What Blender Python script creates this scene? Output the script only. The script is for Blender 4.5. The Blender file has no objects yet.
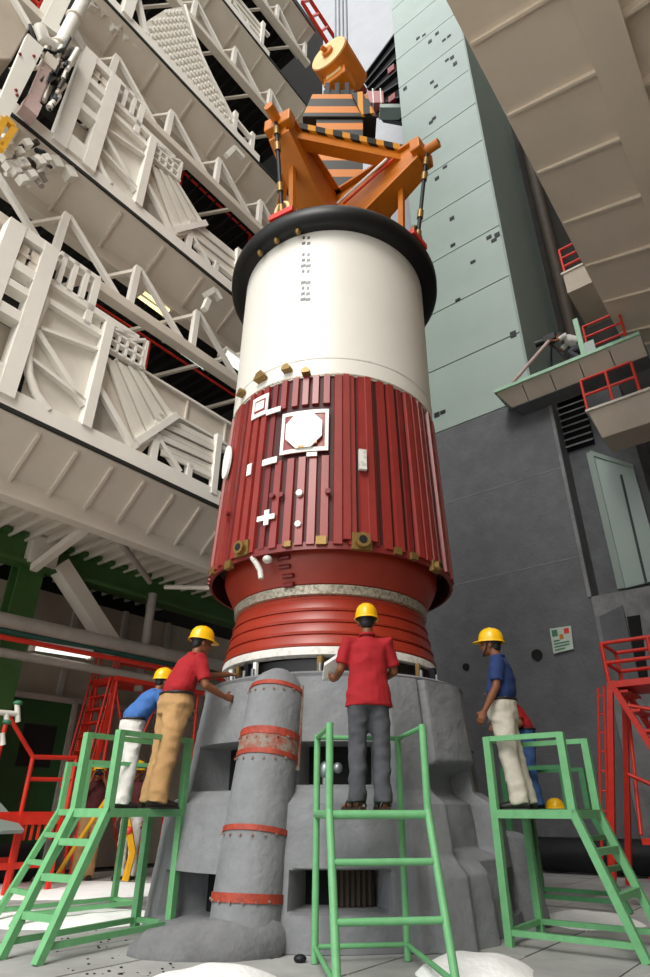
import bpy, bmesh, math, random
from mathutils import Vector, Matrix, noise
random.seed(7)
# ------------------------------------------------------------------ camera, light, exposure
SC = bpy.context.scene
COL = SC.collection
F, CX, CY, PT, EYE = 600.0, 334.0, 488.5, math.radians(28.2), 1.02
cam_d = bpy.data.cameras.new('camera'); cam = bpy.data.objects.new('camera', cam_d); COL.objects.link(cam)
cam_d.sensor_fit = 'AUTO'; cam_d.sensor_width = 36; cam_d.lens = F / 977 * 36
cam_d.shift_x = -(CX - 325) / 977; cam_d.clip_end = 300; cam_d.clip_start = .05
cam.location = (0, 0, EYE); cam.rotation_euler = (math.pi / 2 + PT, 0, 0)
SC.camera = cam
w = bpy.data.worlds.new('sky'); SC.world = w; w.use_nodes = True
bg = w.node_tree.nodes['Background']; bg.inputs[0].default_value = (.93, .97, 1, 1); bg.inputs[1].default_value = 1.25
sl = bpy.data.lights.new('sun', 'SUN'); sun = bpy.data.objects.new('sun', sl); COL.objects.link(sun)
sl.energy = 2.6; sl.angle = math.radians(34); sl.color = (1, .95, .88)
sun.rotation_euler = Vector((.27, 1.0, -.95)).to_track_quat('-Z', 'Y').to_euler()
SC.view_settings.view_transform = 'Standard'; SC.view_settings.look = 'None'
SC.view_settings.gamma = 1; SC.view_settings.use_curve_mapping = False
SC.view_settings.exposure = .45

# ------------------------------------------------------------------ frames
CP, SP = math.cos(PT), math.sin(PT)
UA = math.radians(38)
UX, UY = math.sin(UA), math.cos(UA)          # u: along the left platforms, away to the right
VX, VY = -UY, UX                             # v: along the right wall, away to the left
def W(u, v, z): return Vector((u * UX + v * VX, u * UY + v * VY, z))
def ray(px, py):
    x = px - CX; up = CY - py
    return x, F * CP - up * SP, F * SP + up * CP
def atv(px, py, v):
    r = ray(px, py); t = v / (r[0] * VX + r[1] * VY); x, y = r[0] * t, r[1] * t
    return x * UX + y * UY, r[2] * t + EYE
def atu(px, py, u):
    r = ray(px, py); t = u / (r[0] * UX + r[1] * UY); x, y = r[0] * t, r[1] * t
    return x * VX + y * VY, r[2] * t + EYE
def atz(px, py, z=0.0):
    r = ray(px, py); t = (z - EYE) / r[2]; return Vector((r[0] * t, r[1] * t, z))
def aty(px, py, Y):
    r = ray(px, py); t = Y / r[1]; return Vector((r[0] * t, Y, r[2] * t + EYE))
def PV(px, py, v): u, z = atv(px, py, v); return W(u, v, z)
def PU(px, py, u): v, z = atu(px, py, u); return W(u, v, z)

# ------------------------------------------------------------------ materials
def lin(h):
    c = [int(h[i:i + 2], 16) / 255 for i in (0, 2, 4)]
    return tuple((x / 12.92 if x <= .04045 else ((x + .055) / 1.055) ** 2.4) for x in c) + (1,)
MATS = {}
def mat(name, hexa, rough=.6, metal=0, var=.12, scale=6, bump=0, hex2=None, mix=.5, spec=.5, stretch=None):
    if name in MATS: return MATS[name]
    m = bpy.data.materials.new(name); m.use_nodes = True; nt = m.node_tree; N = nt.nodes; L = nt.links
    b = N['Principled BSDF']; b.inputs['Roughness'].default_value = rough; b.inputs['Metallic'].default_value = metal
    b.inputs['Specular IOR Level'].default_value = spec
    tc = N.new('ShaderNodeTexCoord'); no = N.new('ShaderNodeTexNoise'); no.inputs['Scale'].default_value = scale
    no.inputs['Detail'].default_value = 6; no.inputs['Roughness'].default_value = .62
    src = tc.outputs['Object']
    if stretch:
        mp = N.new('ShaderNodeMapping'); mp.inputs['Scale'].default_value = stretch; L.new(src, mp.inputs['Vector']); src = mp.outputs[0]
    L.new(src, no.inputs['Vector'])
    cr = N.new('ShaderNodeValToRGB'); c = lin(hexa)
    if hex2:
        d = lin(hex2); cr.color_ramp.elements[0].position = max(0, mix - .12); cr.color_ramp.elements[1].position = min(1, mix + .12)
        cr.color_ramp.elements[0].color = c; cr.color_ramp.elements[1].color = d
    else:
        cr.color_ramp.elements[0].position = .3; cr.color_ramp.elements[1].position = .7
        cr.color_ramp.elements[0].color = tuple(x * (1 - var) for x in c[:3]) + (1,)
        cr.color_ramp.elements[1].color = tuple(min(1, x * (1 + var)) for x in c[:3]) + (1,)
    L.new(no.outputs['Fac'], cr.inputs[0]); L.new(cr.outputs[0], b.inputs['Base Color'])
    if bump:
        n2 = N.new('ShaderNodeTexNoise'); n2.inputs['Scale'].default_value = scale * 5; n2.inputs['Detail'].default_value = 4
        L.new(src, n2.inputs['Vector'])
        bp = N.new('ShaderNodeBump'); bp.inputs['Strength'].default_value = bump; bp.inputs['Distance'].default_value = .02
        L.new(n2.outputs['Fac'], bp.inputs['Height']); L.new(bp.outputs[0], b.inputs['Normal'])
    MATS[name] = m; return m
def glow(name, hexa, strength):
    m = bpy.data.materials.new(name); m.use_nodes = True; b = m.node_tree.nodes['Principled BSDF']
    b.inputs['Base Color'].default_value = lin(hexa); b.inputs['Emission Color'].default_value = lin(hexa); b.inputs['Emission Strength'].default_value = strength
    MATS[name] = m; return m
def hazard(name, ha, hb, axis_scale, rot):
    m = bpy.data.materials.new(name); m.use_nodes = True; nt = m.node_tree; N = nt.nodes; L = nt.links; b = N['Principled BSDF']
    tc = N.new('ShaderNodeTexCoord'); mp = N.new('ShaderNodeMapping'); mp.inputs['Rotation'].default_value = rot
    wv = N.new('ShaderNodeTexWave'); wv.inputs['Scale'].default_value = axis_scale; wv.bands_direction = 'X'
    cr = N.new('ShaderNodeValToRGB'); cr.color_ramp.interpolation = 'CONSTANT'
    cr.color_ramp.elements[0].color = lin(ha); cr.color_ramp.elements[1].position = .58; cr.color_ramp.elements[1].color = lin(hb)
    L.new(tc.outputs['Object'], mp.inputs[0]); L.new(mp.outputs[0], wv.inputs[0]); L.new(wv.outputs['Fac'], cr.inputs[0]); L.new(cr.outputs[0], b.inputs['Base Color'])
    b.inputs['Roughness'].default_value = .5
    MATS[name] = m; return m
mat('apron', 'd2d0ca', .85, var=.05, scale=.6)
mat('floor', 'a2a2a0', .85, var=.22, scale=1.7, bump=.25)
mat('floor_joint', '2e2e2e', .9)
mat('wall_grey', '616367', .8, var=.16, scale=2.2, bump=.7)
mat('wall_grey_light', '7c7e80', .8, var=.25, scale=3, bump=.6)
mat('gap_shade', '2a2724', .9, var=.4, scale=1.5)  # near-black in place of the shade in the gap beside the green wall
mat('wall_brown', '9a8f80', .85, var=.15, scale=1.2)
mat('wall_pale', '96979a', .7, var=.06, scale=.8)
mat('clad_green', '9aaaa3', .32, var=.06, scale=.7, bump=.1, spec=.6)
mat('rim_green', '9cc4a6', .5)
mat('clad_side', '87968f', .5, var=.06, scale=.9)
mat('seam', '3d4744', .8)
mat('beige', 'd0c7ba', .55, var=.06, scale=1.2, bump=.05)
mat('beige_white', 'e6e2da', .5, var=.05, scale=1.5)
mat('beige_dark', 'b5a898', .6, var=.1, scale=1.2)
mat('beige_right', 'e2d3c0', .6, var=.06, scale=.8)
mat('corr', 'd8d3c9', .55, var=.06, scale=2)
mat('black_edge', '14140f', .7)
mat('green_beam', '3a5e2c', .5, var=.15, scale=2)
mat('green_door', '1f4a22', .5, var=.15, scale=2)
mat('ladder_green', '6cac76', .45, var=.1, scale=12, spec=.4)
mat('ladder_dark', '48875a', .5, var=.1, scale=12)
mat('red_paint', 'd2301f', .45, var=.12, scale=8)
mat('red_core', '982c18', .38, var=.14, scale=3, bump=.03, spec=.6)
mat('red_corr', '8a2a25', .36, var=.12, scale=4, spec=.6)
mat('red_groove_shade', '3d0d0c', .6)  # darkened red: shade painted into the grooves between the stringers
mat('red_corr_b', '741f1d', .4, var=.12, scale=4)
mat('white_paint', 'e3e0d7', .42, var=.02, scale=2, spec=.5)
mat('white_mark', 'f2f1ec', .5, var=.03)
mat('black_rubber', '060607', .42, var=.2, scale=4, spec=.4)
mat('rim_grey', '55585c', .4, .3)
mat('alu_mottled', 'bdb5a3', .4, .35, hex2='6d6454', mix=.56, scale=26)
mat('white_ring', 'd9d7d0', .5, hex2='a8a49a', mix=.62, scale=14)
mat('gold', '8d7140', .42, .55, var=.2, scale=30)
mat('steel', '8f9397', .4, .7)
mat('dark_steel', '24262a', .5, .5)
mat('orange', 'c06c0c', .45, var=.12, scale=4, spec=.5)
mat('orange_cream', 'e3c48b', .5, var=.08)
hazard('hazard', '17140f', 'd08a12', 1.6, (0, 0, math.radians(40)))
hazard('hazard_v', '17140f', 'c87412', .6, (0, math.radians(90), 0))
mat('concrete', '7d7f82', .82, var=.16, scale=3.2, bump=.55)
mat('concrete_rough', '727375', .9, var=.2, scale=5, bump=.5)
mat('rust_red', '9c3a26', .6, var=.3, scale=16, bump=.3)
mat('rust_mix', '8a8378', .8, hex2='8f3f2b', mix=.53, scale=14, bump=.4)
mat('interior_shade', '1c1a18', .9, var=.3, scale=2)  # dark colour stands in for shade under and behind the left platforms
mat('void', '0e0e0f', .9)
mat('powder', 'f4f4f2', .95, var=.04, scale=5, bump=.5)
mat('skin', '7a4a30', .5, var=.08, scale=20, spec=.4)
mat('hair', '0d0b0a', .6)
mat('helmet', 'f0b808', .3, var=.04, scale=9, spec=.6)
mat('shirt_red', '9c0f1a', .85, var=.08, scale=14, bump=.15)
mat('shirt_blue', '1b3263', .85, var=.1, scale=14, bump=.15)
mat('shirt_lightblue', '3a67a8', .85, var=.1, scale=14, bump=.15)
mat('shirt_maroon', '4a1417', .85, var=.12, scale=14, bump=.15)
mat('trouser_khaki', 'b08a5c', .9, var=.1, scale=12, bump=.2)
mat('trouser_grey', '4b4c52', .9, var=.14, scale=12, bump=.2)
mat('trouser_stone', 'c3bcae', .9, var=.07, scale=12, bump=.2)
mat('trouser_white', 'd8d6d0', .9, var=.07, scale=12, bump=.2)
mat('jeans', '33507f', .9, var=.15, scale=16, bump=.2)
mat('leather', '1d1512', .5)
mat('sandal', '3a241a', .6)
mat('paper', 'f3f3f0', .7, var=.02)
mat('grey_pink', 'c2a8a4', .6, var=.1)
mat('yellow_paint', 'd9a012', .5)
mat('pipe_grey', '9b948b', .55, var=.12, scale=3)
mat('sign_pale', 'b9c8bd', .5, var=.1, scale=20)
mat('sign_green', '3c7a58', .5)
mat('pipe_teal', '3a6a5e', .55)
mat('brown_pipe', '3b3026', .7, var=.3)
glow('tube_light', 'e9f4ea', .9)
glow('tube_warm', 'f4e3a8', 1.2)

# ------------------------------------------------------------------ mesh builder
class MB:
    def __init__(s): s.v = []; s.f = []
    def add(s, vs, fs):
        o = len(s.v); s.v += [Vector(p) for p in vs]; s.f += [tuple(i + o for i in f) for f in fs]; return s
    def hexa(s, p):   # 8 points: bottom 4 ccw, top 4
        return s.add(p, [(3, 2, 1, 0), (4, 5, 6, 7), (0, 1, 5, 4), (1, 2, 6, 5), (2, 3, 7, 6), (3, 0, 4, 7)])
    def box(s, a, b):
        x0, y0, z0 = a; x1, y1, z1 = b
        return s.hexa([(x0, y0, z0), (x1, y0, z0), (x1, y1, z0), (x0, y1, z0), (x0, y0, z1), (x1, y0, z1), (x1, y1, z1), (x0, y1, z1)])
    def ub(s, u0, u1, v0, v1, z0, z1):
        return s.hexa([W(u0, v0, z0), W(u1, v0, z0), W(u1, v1, z0), W(u0, v1, z0), W(u0, v0, z1), W(u1, v0, z1), W(u1, v1, z1), W(u0, v1, z1)])
    def bar(s, p, q, wd, ht=None, up=(0, 0, 1)):
        p, q = Vector(p), Vector(q); ht = ht or wd; d = (q - p).normalized(); up = Vector(up)
        if abs(d.dot(up)) > .98: up = Vector((UX, UY, 0))
        x = d.cross(up).normalized() * wd / 2; y = x.cross(d).normalized() * ht / 2
        return s.hexa([p - x - y, p + x - y, q + x - y, q - x - y, p - x + y, p + x + y, q + x + y, q - x + y])
    def tube(s, pts, r, n=10, caps=True, closed=False):
        pts = [Vector(p) for p in pts]; m = len(pts); rs = r if isinstance(r, (list, tuple)) else [r] * m
        rings = []; prev = None
        for i in range(m):
            a = pts[max(i - 1, 0)] if not closed else pts[i - 1]; b = pts[min(i + 1, m - 1)] if not closed else pts[(i + 1) % m]
            d = (b - a).normalized()
            if prev is None:
                up = Vector((0, 0, 1)) if abs(d.z) < .9 else Vector((1, 0, 0)); x = d.cross(up).normalized()
            else: x = (prev - d * prev.dot(d)).normalized()
            prev = x; y = d.cross(x)
            rings.append([pts[i] + (x * math.cos(2 * math.pi * k / n) + y * math.sin(2 * math.pi * k / n)) * rs[i] for k in range(n)])
        vs = [p for g in rings for p in g]; fs = []
        for i in range(m if closed else m - 1):
            for k in range(n):
                a = i * n + k; b = i * n + (k + 1) % n; j = ((i + 1) % m) * n
                fs.append((a, b, j + (k + 1) % n, j + k))
        if caps and not closed: fs += [tuple(reversed(range(n))), tuple((m - 1) * n + k for k in range(n))]
        return s.add(vs, fs)
    def lathe(s, prof, n=64, c=(0, 0), a0=0, a1=2 * math.pi, close=False):
        full = abs(a1 - a0) > 6.28; cnt = n if full else n + 1; vs = []
        for r, z in prof:
            for k in range(cnt):
                a = a0 + (a1 - a0) * k / n; vs.append((c[0] + r * math.sin(a), c[1] - r * math.cos(a), z))
        fs = []; P = len(prof)
        for i in range(P if close else P - 1):
            j = (i + 1) % P
            for k in range(n):
                k2 = (k + 1) % cnt
                fs.append((i * cnt + k, i * cnt + k2, j * cnt + k2, j * cnt + k))
        return s.add(vs, fs)
    def prism(s, poly, off):
        poly = [Vector(p) for p in poly]; off = Vector(off); n = len(poly)
        return s.add(poly + [p + off for p in poly], [tuple(range(n)), tuple(reversed(range(n, 2 * n)))] + [(i, i + n, (i + 1) % n + n, (i + 1) % n) for i in range(n)])
    def ell(s, c, r, n=12, m=8, M=None):
        vs = []; fs = []
        for i in range(m + 1):
            t = math.pi * i / m
            for k in range(n):
                a = 2 * math.pi * k / n; p = Vector((r[0] * math.sin(t) * math.cos(a), r[1] * math.sin(t) * math.sin(a), r[2] * math.cos(t)))
                if M: p = M @ p
                vs.append(Vector(c) + p)
        for i in range(m):
            for k in range(n):
                a, b = i * n + k, i * n + (k + 1) % n; fs.append((a, a + n, b + n, b))
        return s.add(vs, fs)
    def loft(s, rings, xd, n=14):
        # rings: (centre, rx, ry); xd: sideways direction (one or one per ring); closed with slightly domed caps
        m = len(rings); vs = []
        cs = [Vector(r[0]) for r in rings]
        for i, (c, rx, ry) in enumerate(rings):
            d = (cs[min(i + 1, m - 1)] - cs[max(i - 1, 0)]).normalized()
            x = Vector(xd[i] if isinstance(xd, list) else xd); x = (x - d * x.dot(d)).normalized(); y = d.cross(x)
            vs += [cs[i] + x * rx * math.cos(2 * math.pi * k / n) + y * ry * math.sin(2 * math.pi * k / n) for k in range(n)]
        fs = [(i * n + k, i * n + (k + 1) % n, (i + 1) * n + (k + 1) % n, (i + 1) * n + k) for i in range(m - 1) for k in range(n)]
        fs += [tuple(reversed(range(n))), tuple((m - 1) * n + k for k in range(n))]
        return s.add(vs, fs)
ORG = {}
def mesh_of(name, mb, off=Vector((0, 0, 0)), smooth=0):
    me = bpy.data.meshes.new(name); me.from_pydata([p - off for p in mb.v], [], mb.f)
    bm = bmesh.new(); bm.from_mesh(me)
    bmesh.ops.remove_doubles(bm, verts=bm.verts, dist=1e-5)
    bmesh.ops.recalc_face_normals(bm, faces=bm.faces)
    if smooth:
        for f in bm.faces: f.smooth = True
        for e in bm.edges:
            if len(e.link_faces) == 2 and e.calc_face_angle(0) > smooth: e.smooth = False
    bm.to_mesh(me); bm.free(); return me
def obj(name, mb, m, parent=None, smooth=0, bevel=0):
    off = ORG[parent.name] if parent else Vector((0, 0, 0))
    me = mb if isinstance(mb, bpy.types.Mesh) else mesh_of(name, mb, off, smooth)
    if m and not me.materials: me.materials.append(MATS[m] if isinstance(m, str) else m)
    o = bpy.data.objects.new(name, me); COL.objects.link(o)
    if parent: o.parent = parent; ORG[o.name] = off
    else: ORG[o.name] = Vector((0, 0, 0))
    if bevel:
        b = o.modifiers.new('bevel', 'BEVEL'); b.width = bevel; b.segments = 2; b.limit_method = 'ANGLE'
    return o
def tag(o, label, cat, group=None):
    o['label'] = label; o['category'] = cat
    if group: o['group'] = group
    return o
def thing(name, loc, label, cat, group=None):
    o = bpy.data.objects.new(name, None); COL.objects.link(o); o.empty_display_size = .2
    o.location = loc; ORG[o.name] = Vector(loc); return tag(o, label, cat, group)
def struct(o): o['kind'] = 'structure'; return o
def rep(o, dloc=(0, 0, 0), rotz=None):
    c = o.copy(); COL.objects.link(c); c.location = Vector(o.location) + Vector(dloc)
    if rotz is not None: c.rotation_euler = (0, 0, rotz)
    ORG[c.name] = ORG[o.name]; return c
# ------------------------------------------------------------------ floor
fl = struct(obj('floor', MB().ub(1.1, 22, -2.95, 17, -.3, -.03), 'floor_joint'))
slab = None
for j in range(-3, 16):
    for i in range(0, 9):
        v0 = -.62 + j * .77; u0 = 1.2 + i * 2.2 + (j % 2) * .9
        if u0 > 16: continue
        if slab is None: slab = obj('concrete_slab', MB().ub(.008, 2.192, .008, .762, -.06, 0), 'floor', fl); o = slab
        else: o = rep(slab)
        o.location = W(u0, v0, -random.random() * .006)
# outlying floor beyond the picture, added pale to bounce light upward
struct(obj('floor', MB().ub(-45, 1.19, -40, 40, -.2, -.004), 'apron'))
struct(obj('floor', MB().ub(1.19, 22, -40, -2.94, -.2, -.004), 'apron'))

# ------------------------------------------------------------------ right wall
wr = struct(obj('wall_right', MB().ub(14.06, 18.7, 3.97, 7.2, 11.15, 46), 'seam'))
zs = [11.15 + 2.35 * k for k in range(15)]
pan = None
for k in range(14):
    if pan is None: pan = obj('cladding_panel', MB().ub(14, 14.08, 3.97, 7.2, 11.15 + .02, 13.5 - .02), 'clad_green', wr, bevel=.01); o = pan
    else: o = rep(pan)
    o.location = (0, 0, 2.35 * k)
obj('side_panel', MB().ub(14.0, 18.7, 3.9, 3.97, 11.15, 46), 'clad_side', wr)
for px, py in [(418, 38), (424, 35), (430, 41), (437, 33), (444, 40), (449, 36), (432, 82), (436, 86), (447, 60), (452, 57), (455, 63), (431, 122), (434, 118), (438, 143), (445, 167), (489, 237), (494, 240), (497, 234), (453, 245), (473, 262), (513, 333), (437, 414), (443, 412), (437, 178), (458, 300), (452, 218), (405, 88)]:
    v, z = atu(px, py, 14)
    obj('fixing_mark', MB().ub(13.975, 14.01, v - .09, v + .09, z - .05 - random.random() * .12, z + .05), 'dark_steel', wr)
wg = struct(obj('wall_right', MB().ub(14, 16.9, 3.53, 12, 5.3, 11.15).ub(14, 16.9, 3.53, 12, -.1, 5.3), 'wall_grey', bevel=.03))
wb = struct(obj('wall_right', MB().ub(14, 16.9, -3.9, 3.53, -.1, 5.3), 'wall_grey_light'))
wc = struct(obj('wall_right', MB().ub(14.8, 16.9, 1.9, 3.53, 5.3, 11.15), 'wall_grey'))
for zz in (8.73, 6.3):
    obj('seam_line', MB().ub(13.992, 14.02, 3.55, 7.6, zz - .012, zz + .012), 'wall_grey_light', wg)
obj('edge_strip', MB().ub(13.97, 14.06, 3.5, 3.58, 5.3, 10.9), 'wall_grey_light', wg)
for px, py, r in ((537, 655, .13), (466, 667, .09)):
    p = PU(px, py, 13.99); m = MB()
    d = Vector((UX, UY, 0)); m.tube([p + d * .02, p - d * .02], r, 14)
    obj('wall_hole', m, 'void', wg, smooth=.6)
# louvre in the recess
vA, zA = atu(554, 452, 14.7); vB, zB_ = atu(584, 400, 14.7)
obj('louvre_back', MB().ub(14.76, 14.8, vB, vA, zA - .1, zB_ + .5), 'void', wc)
for k in range(9):
    zz = zA + k * .21
    obj('louvre_slat', MB().hexa([W(14.62, vB, zz - .05), W(14.62, vA, zz - .05), W(14.78, vA, zz + .06), W(14.78, vB, zz + .06), W(14.62, vB, zz - .01), W(14.62, vA, zz - .01), W(14.78, vA, zz + .1), W(14.78, vB, zz + .1)]), 'wall_grey_light', wc)
a = [PU(600, 617, 13.98), PU(623, 606, 13.98), PU(640, 680, 13.98), PU(612, 690, 13.98)]
obj('shutter_plate', MB().prism(a, Vector((-UX, -UY, 0)) * .06), 'wall_grey', wb)
a = [PU(627, 617, 13.98), PU(640, 615, 13.98), PU(650, 690, 13.98), PU(641, 690, 13.98)]
obj('slot_opening', MB().prism(a, Vector((-UX, -UY, 0)) * .02), 'void', wb)
# pale sheet beside the grey wall
a = [PU(590, 453, 14.6), PU(633, 467, 14.6), PU(664, 578, 14.6), PU(622, 589, 14.6)]
t = thing('pale_partition', W(14.6, 2.6, 5.3), 'pale green metal sheet with slanted top and a dark slit, standing above the light grey ledge', 'panel')
obj('sheet', MB().prism(a, Vector((UX, UY, 0)) * .08), 'clad_green', t)
obj('edge_frame', MB().bar(a[0], a[3], .16, .12).bar(a[0], a[1], .1), 'clad_side', t)
obj('slit', MB().bar(PU(621, 475, 14.59), PU(646, 582, 14.59), .05), 'seam', t)
# ledge and a dark sheet standing in for shade in the gap
struct(obj('wall_back', MB().ub(21, 21.3, -8, 24, 0, 75), 'wall_pale'))
struct(obj('wall_back', MB().ub(18.8, 19.0, -4, 3.9, -.1, 75), 'gap_shade'))  # dark wall put in to make the gap read black
struct(obj('wall_side_unseen', MB().ub(-9, 19, -4.3, -4.0, 0, 46), 'beige_dark'))  # unseen wall added to block sky from the right and bounce light
q = [PU(363, 78, 16), PU(398, 28, 16), PU(402, 122, 16), PU(380, 118, 16)]
rc = struct(obj('wall_back', MB().prism(q, Vector((UX, UY, 0)) * .3), 'void'))
for k in range(7):
    f = (k + .5) / 7; obj('louvre_slat', MB().bar(q[0].lerp(q[3], f) - Vector((UX, UY, 0)) * .1, q[1].lerp(q[2], f) - Vector((UX, UY, 0)) * .1, .2, .12), 'dark_steel', rc)
for f in (.45, .75): obj('red_box', MB().bar(q[1].lerp(q[2], f) + W(-.15, .6, 0), q[1].lerp(q[2], f) + W(-.15, .2, 0), .2, .5), 'red_corr', rc)
# brown vertical pipe in the gap
m = MB(); m.tube([W(17.5, 3.2, 11.5), W(17.5, 3.2, 30)], .22, 12)
tag(obj('vertical_pipe', m, 'brown_pipe', smooth=.8), 'dark brown vertical pipe beside the pale green wall edge', 'pipe')

# sign on the grey wall
a = [PU(550, 629, 13.97), PU(571, 626, 13.97), PU(574, 649, 13.97), PU(554, 654, 13.97)]
t = thing('wall_sign', (a[2] + a[3]) / 2, 'small pale green notice board with green and red blocks on dark grey wall', 'sign')
obj('board', MB().prism(a, Vector((-UX, -UY, 0)) * .03), 'sign_pale', t)
def on_sign(s, q): return (a[0] * (1 - s) + a[1] * s) * (1 - q) + (a[3] * (1 - s) + a[2] * s) * q + Vector((-UX, -UY, 0)) * .035
for s0, s1, q0, q1, mm in ((.08, .35, .08, .35, 'sign_green'), (.42, .6, .3, .5, 'orange'), (.66, .9, .08, .3, 'red_paint'), (.1, .4, .5, .56, 'sign_green'), (.1, .85, .62, .67, 'sign_green'), (.1, .85, .74, .79, 'sign_green'), (.1, .6, .86, .91, 'sign_green')):
    obj('printed_block', MB().prism([on_sign(s0, q0), on_sign(s1, q0), on_sign(s1, q1), on_sign(s0, q1)], Vector((-UX, -UY, 0)) * .004), mm, t)

# ------------------------------------------------------------------ platforms hung on the right wall
def red_rail(parent, pts, zb, h=1.05, r=.028, mids=(.5,), posts=None):
    for hh in (1,) + tuple(mids):
        for p, q in zip(pts[:-1], pts[1:]):
            obj('handrail', MB().tube([p + Vector((0, 0, h * hh)), q + Vector((0, 0, h * hh))], r, 8), 'red_paint', parent, smooth=.8)
    for p in posts or pts:
        obj('rail_post', MB().tube([p, p + Vector((0, 0, h))], r, 8), 'red_paint', parent, smooth=.8)
uf = 13.1
(va, za), (vb_, zb_) = atu(495, 391, uf), atu(614, 345, uf); zt1 = (za + zb_) / 2; zb1 = atu(510, 408, uf + .35)[1]
t = thing('walkway_box', W(uf, (va + vb_) / 2, zb1), 'beige boxed walkway with pale green rim carrying the camera tripod', 'platform')
PZ = zt1
obj('deck', MB().ub(uf + .05, 13.99, vb_ - .6, va - .05, zt1 - .1, zt1 - .02), 'clad_green', t)
obj('rim', MB().ub(uf - .05, uf + .08, vb_ - .6, va + .02, zt1 - .05, zt1 + .04).ub(uf, 13.99, va - .1, va + .02, zt1 - .05, zt1 + .04), 'rim_green', t)
n = 5; wv = (va - vb_ + .6) / n
for k in range(n):
    v0 = vb_ - .6 + k * wv
    obj('fascia_panel', MB().hexa([W(uf + .35, v0 + .012, zb1), W(uf + .4, v0 + .012, zb1), W(uf + .4, v0 + wv - .012 - (.25 if k == n - 1 else 0), zb1), W(uf + .35, v0 + wv - .012 - (.25 if k == n - 1 else 0), zb1), W(uf, v0 + .012, zt1 - .04), W(uf + .05, v0 + .012, zt1 - .04), W(uf + .05, v0 + wv - .012, zt1 - .04), W(uf, v0 + wv - .012, zt1 - .04)]), 'beige_dark', t)
obj('soffit', MB().ub(uf + .36, 13.99, vb_ - .6, va - .35, zb1 - .02, zb1 + .03), 'wall_grey', t)
vp, _ = atu(583, 352, uf)
obj('corner_post', MB().ub(uf, uf + .15, vp - .06, vp + .06, zt1, zt1 + 1.25), 'rim_green', t)
obj('corner_plate', MB().ub(uf + .02, uf + .07, vp - .3, vp - .06, zt1, zt1 + .4), 'clad_green', t)
red_rail(t, [W(uf + .2, vp - .1, zt1), W(uf + .2, vp - 1.0, zt1)], zt1, mids=(.33, .66), r=.032)
uf = 12.9
(va, za), (vb_, zb_) = atu(588, 413, uf), atu(640, 393, uf); zt2 = (za + zb_) / 2; zb2 = atu(602, 437, uf + .2)[1]
t = thing('walkway_box', W(uf, (va + vb_) / 2, zb2), 'beige walkway box with red guard rail under the tripod walkway', 'platform')
obj('deck_box', MB().hexa([W(uf + .25, vb_ - 1.2, zb2), W(13.99, vb_ - 1.2, zb2), W(13.99, va - .12, zb2), W(uf + .25, va - .12, zb2), W(uf, vb_ - 1.2, zt2), W(13.99, vb_ - 1.2, zt2), W(13.99, va, zt2), W(uf, va, zt2)]), 'beige_dark', t, bevel=.02)
obj('rim', MB().ub(uf - .05, 13.99, vb_ - 1.2, va + .04, zt2, zt2 + .06), 'beige', t)
red_rail(t, [W(uf + .03, va, zt2 + .05), W(uf + .03, (va + vb_) / 2, zt2 + .05), W(uf + .03, vb_, zt2 + .05)], zt2, h=.9, mids=(.5,), r=.035)
obj('stored_rod', MB().tube([W(uf + .6, va - .3, zt2 + .2), W(uf + .5, vb_, zt2 + .35)], .06, 8), 'white_paint', t, smooth=.8)
t = thing('walkway_box', W(13.5, 1.6, 13.2), 'small beige ledge with red rail tucked behind the big beige slab', 'platform')
va, za = atu(563, 275, 14.2); vb_ = va - 1.4
obj('deck_box', MB().ub(14.2, 16, vb_, va, za - .75, za), 'beige_dark', t); obj('deck_lip', MB().ub(14.15, 16, vb_, va + .05, za, za + .06), 'beige', t)
red_rail(t, [W(14.25, va - .05, za), W(14.25, vb_, za)], za, r=.04, mids=(.33, .66))
t = thing('red_pipe_bundle', W(15.6, 1.6, 5.4), 'dark red and white pipework stacked behind the pale green sheet', 'pipework')
for k in range(6):
    obj('pipe', MB().tube([W(16.3, 1.8, 6.0 + k * .55), W(16.1, -.6, 6.2 + k * .55)], .07, 8), ('red_corr', 'white_paint', 'dark_steel')[k % 3], t, smooth=.8)
obj('upright', MB().tube([W(16.4, 1.1, 5.305), W(16.4, 1.1, 9.4)], .08, 8), 'dark_steel', t, smooth=.8)

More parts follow.
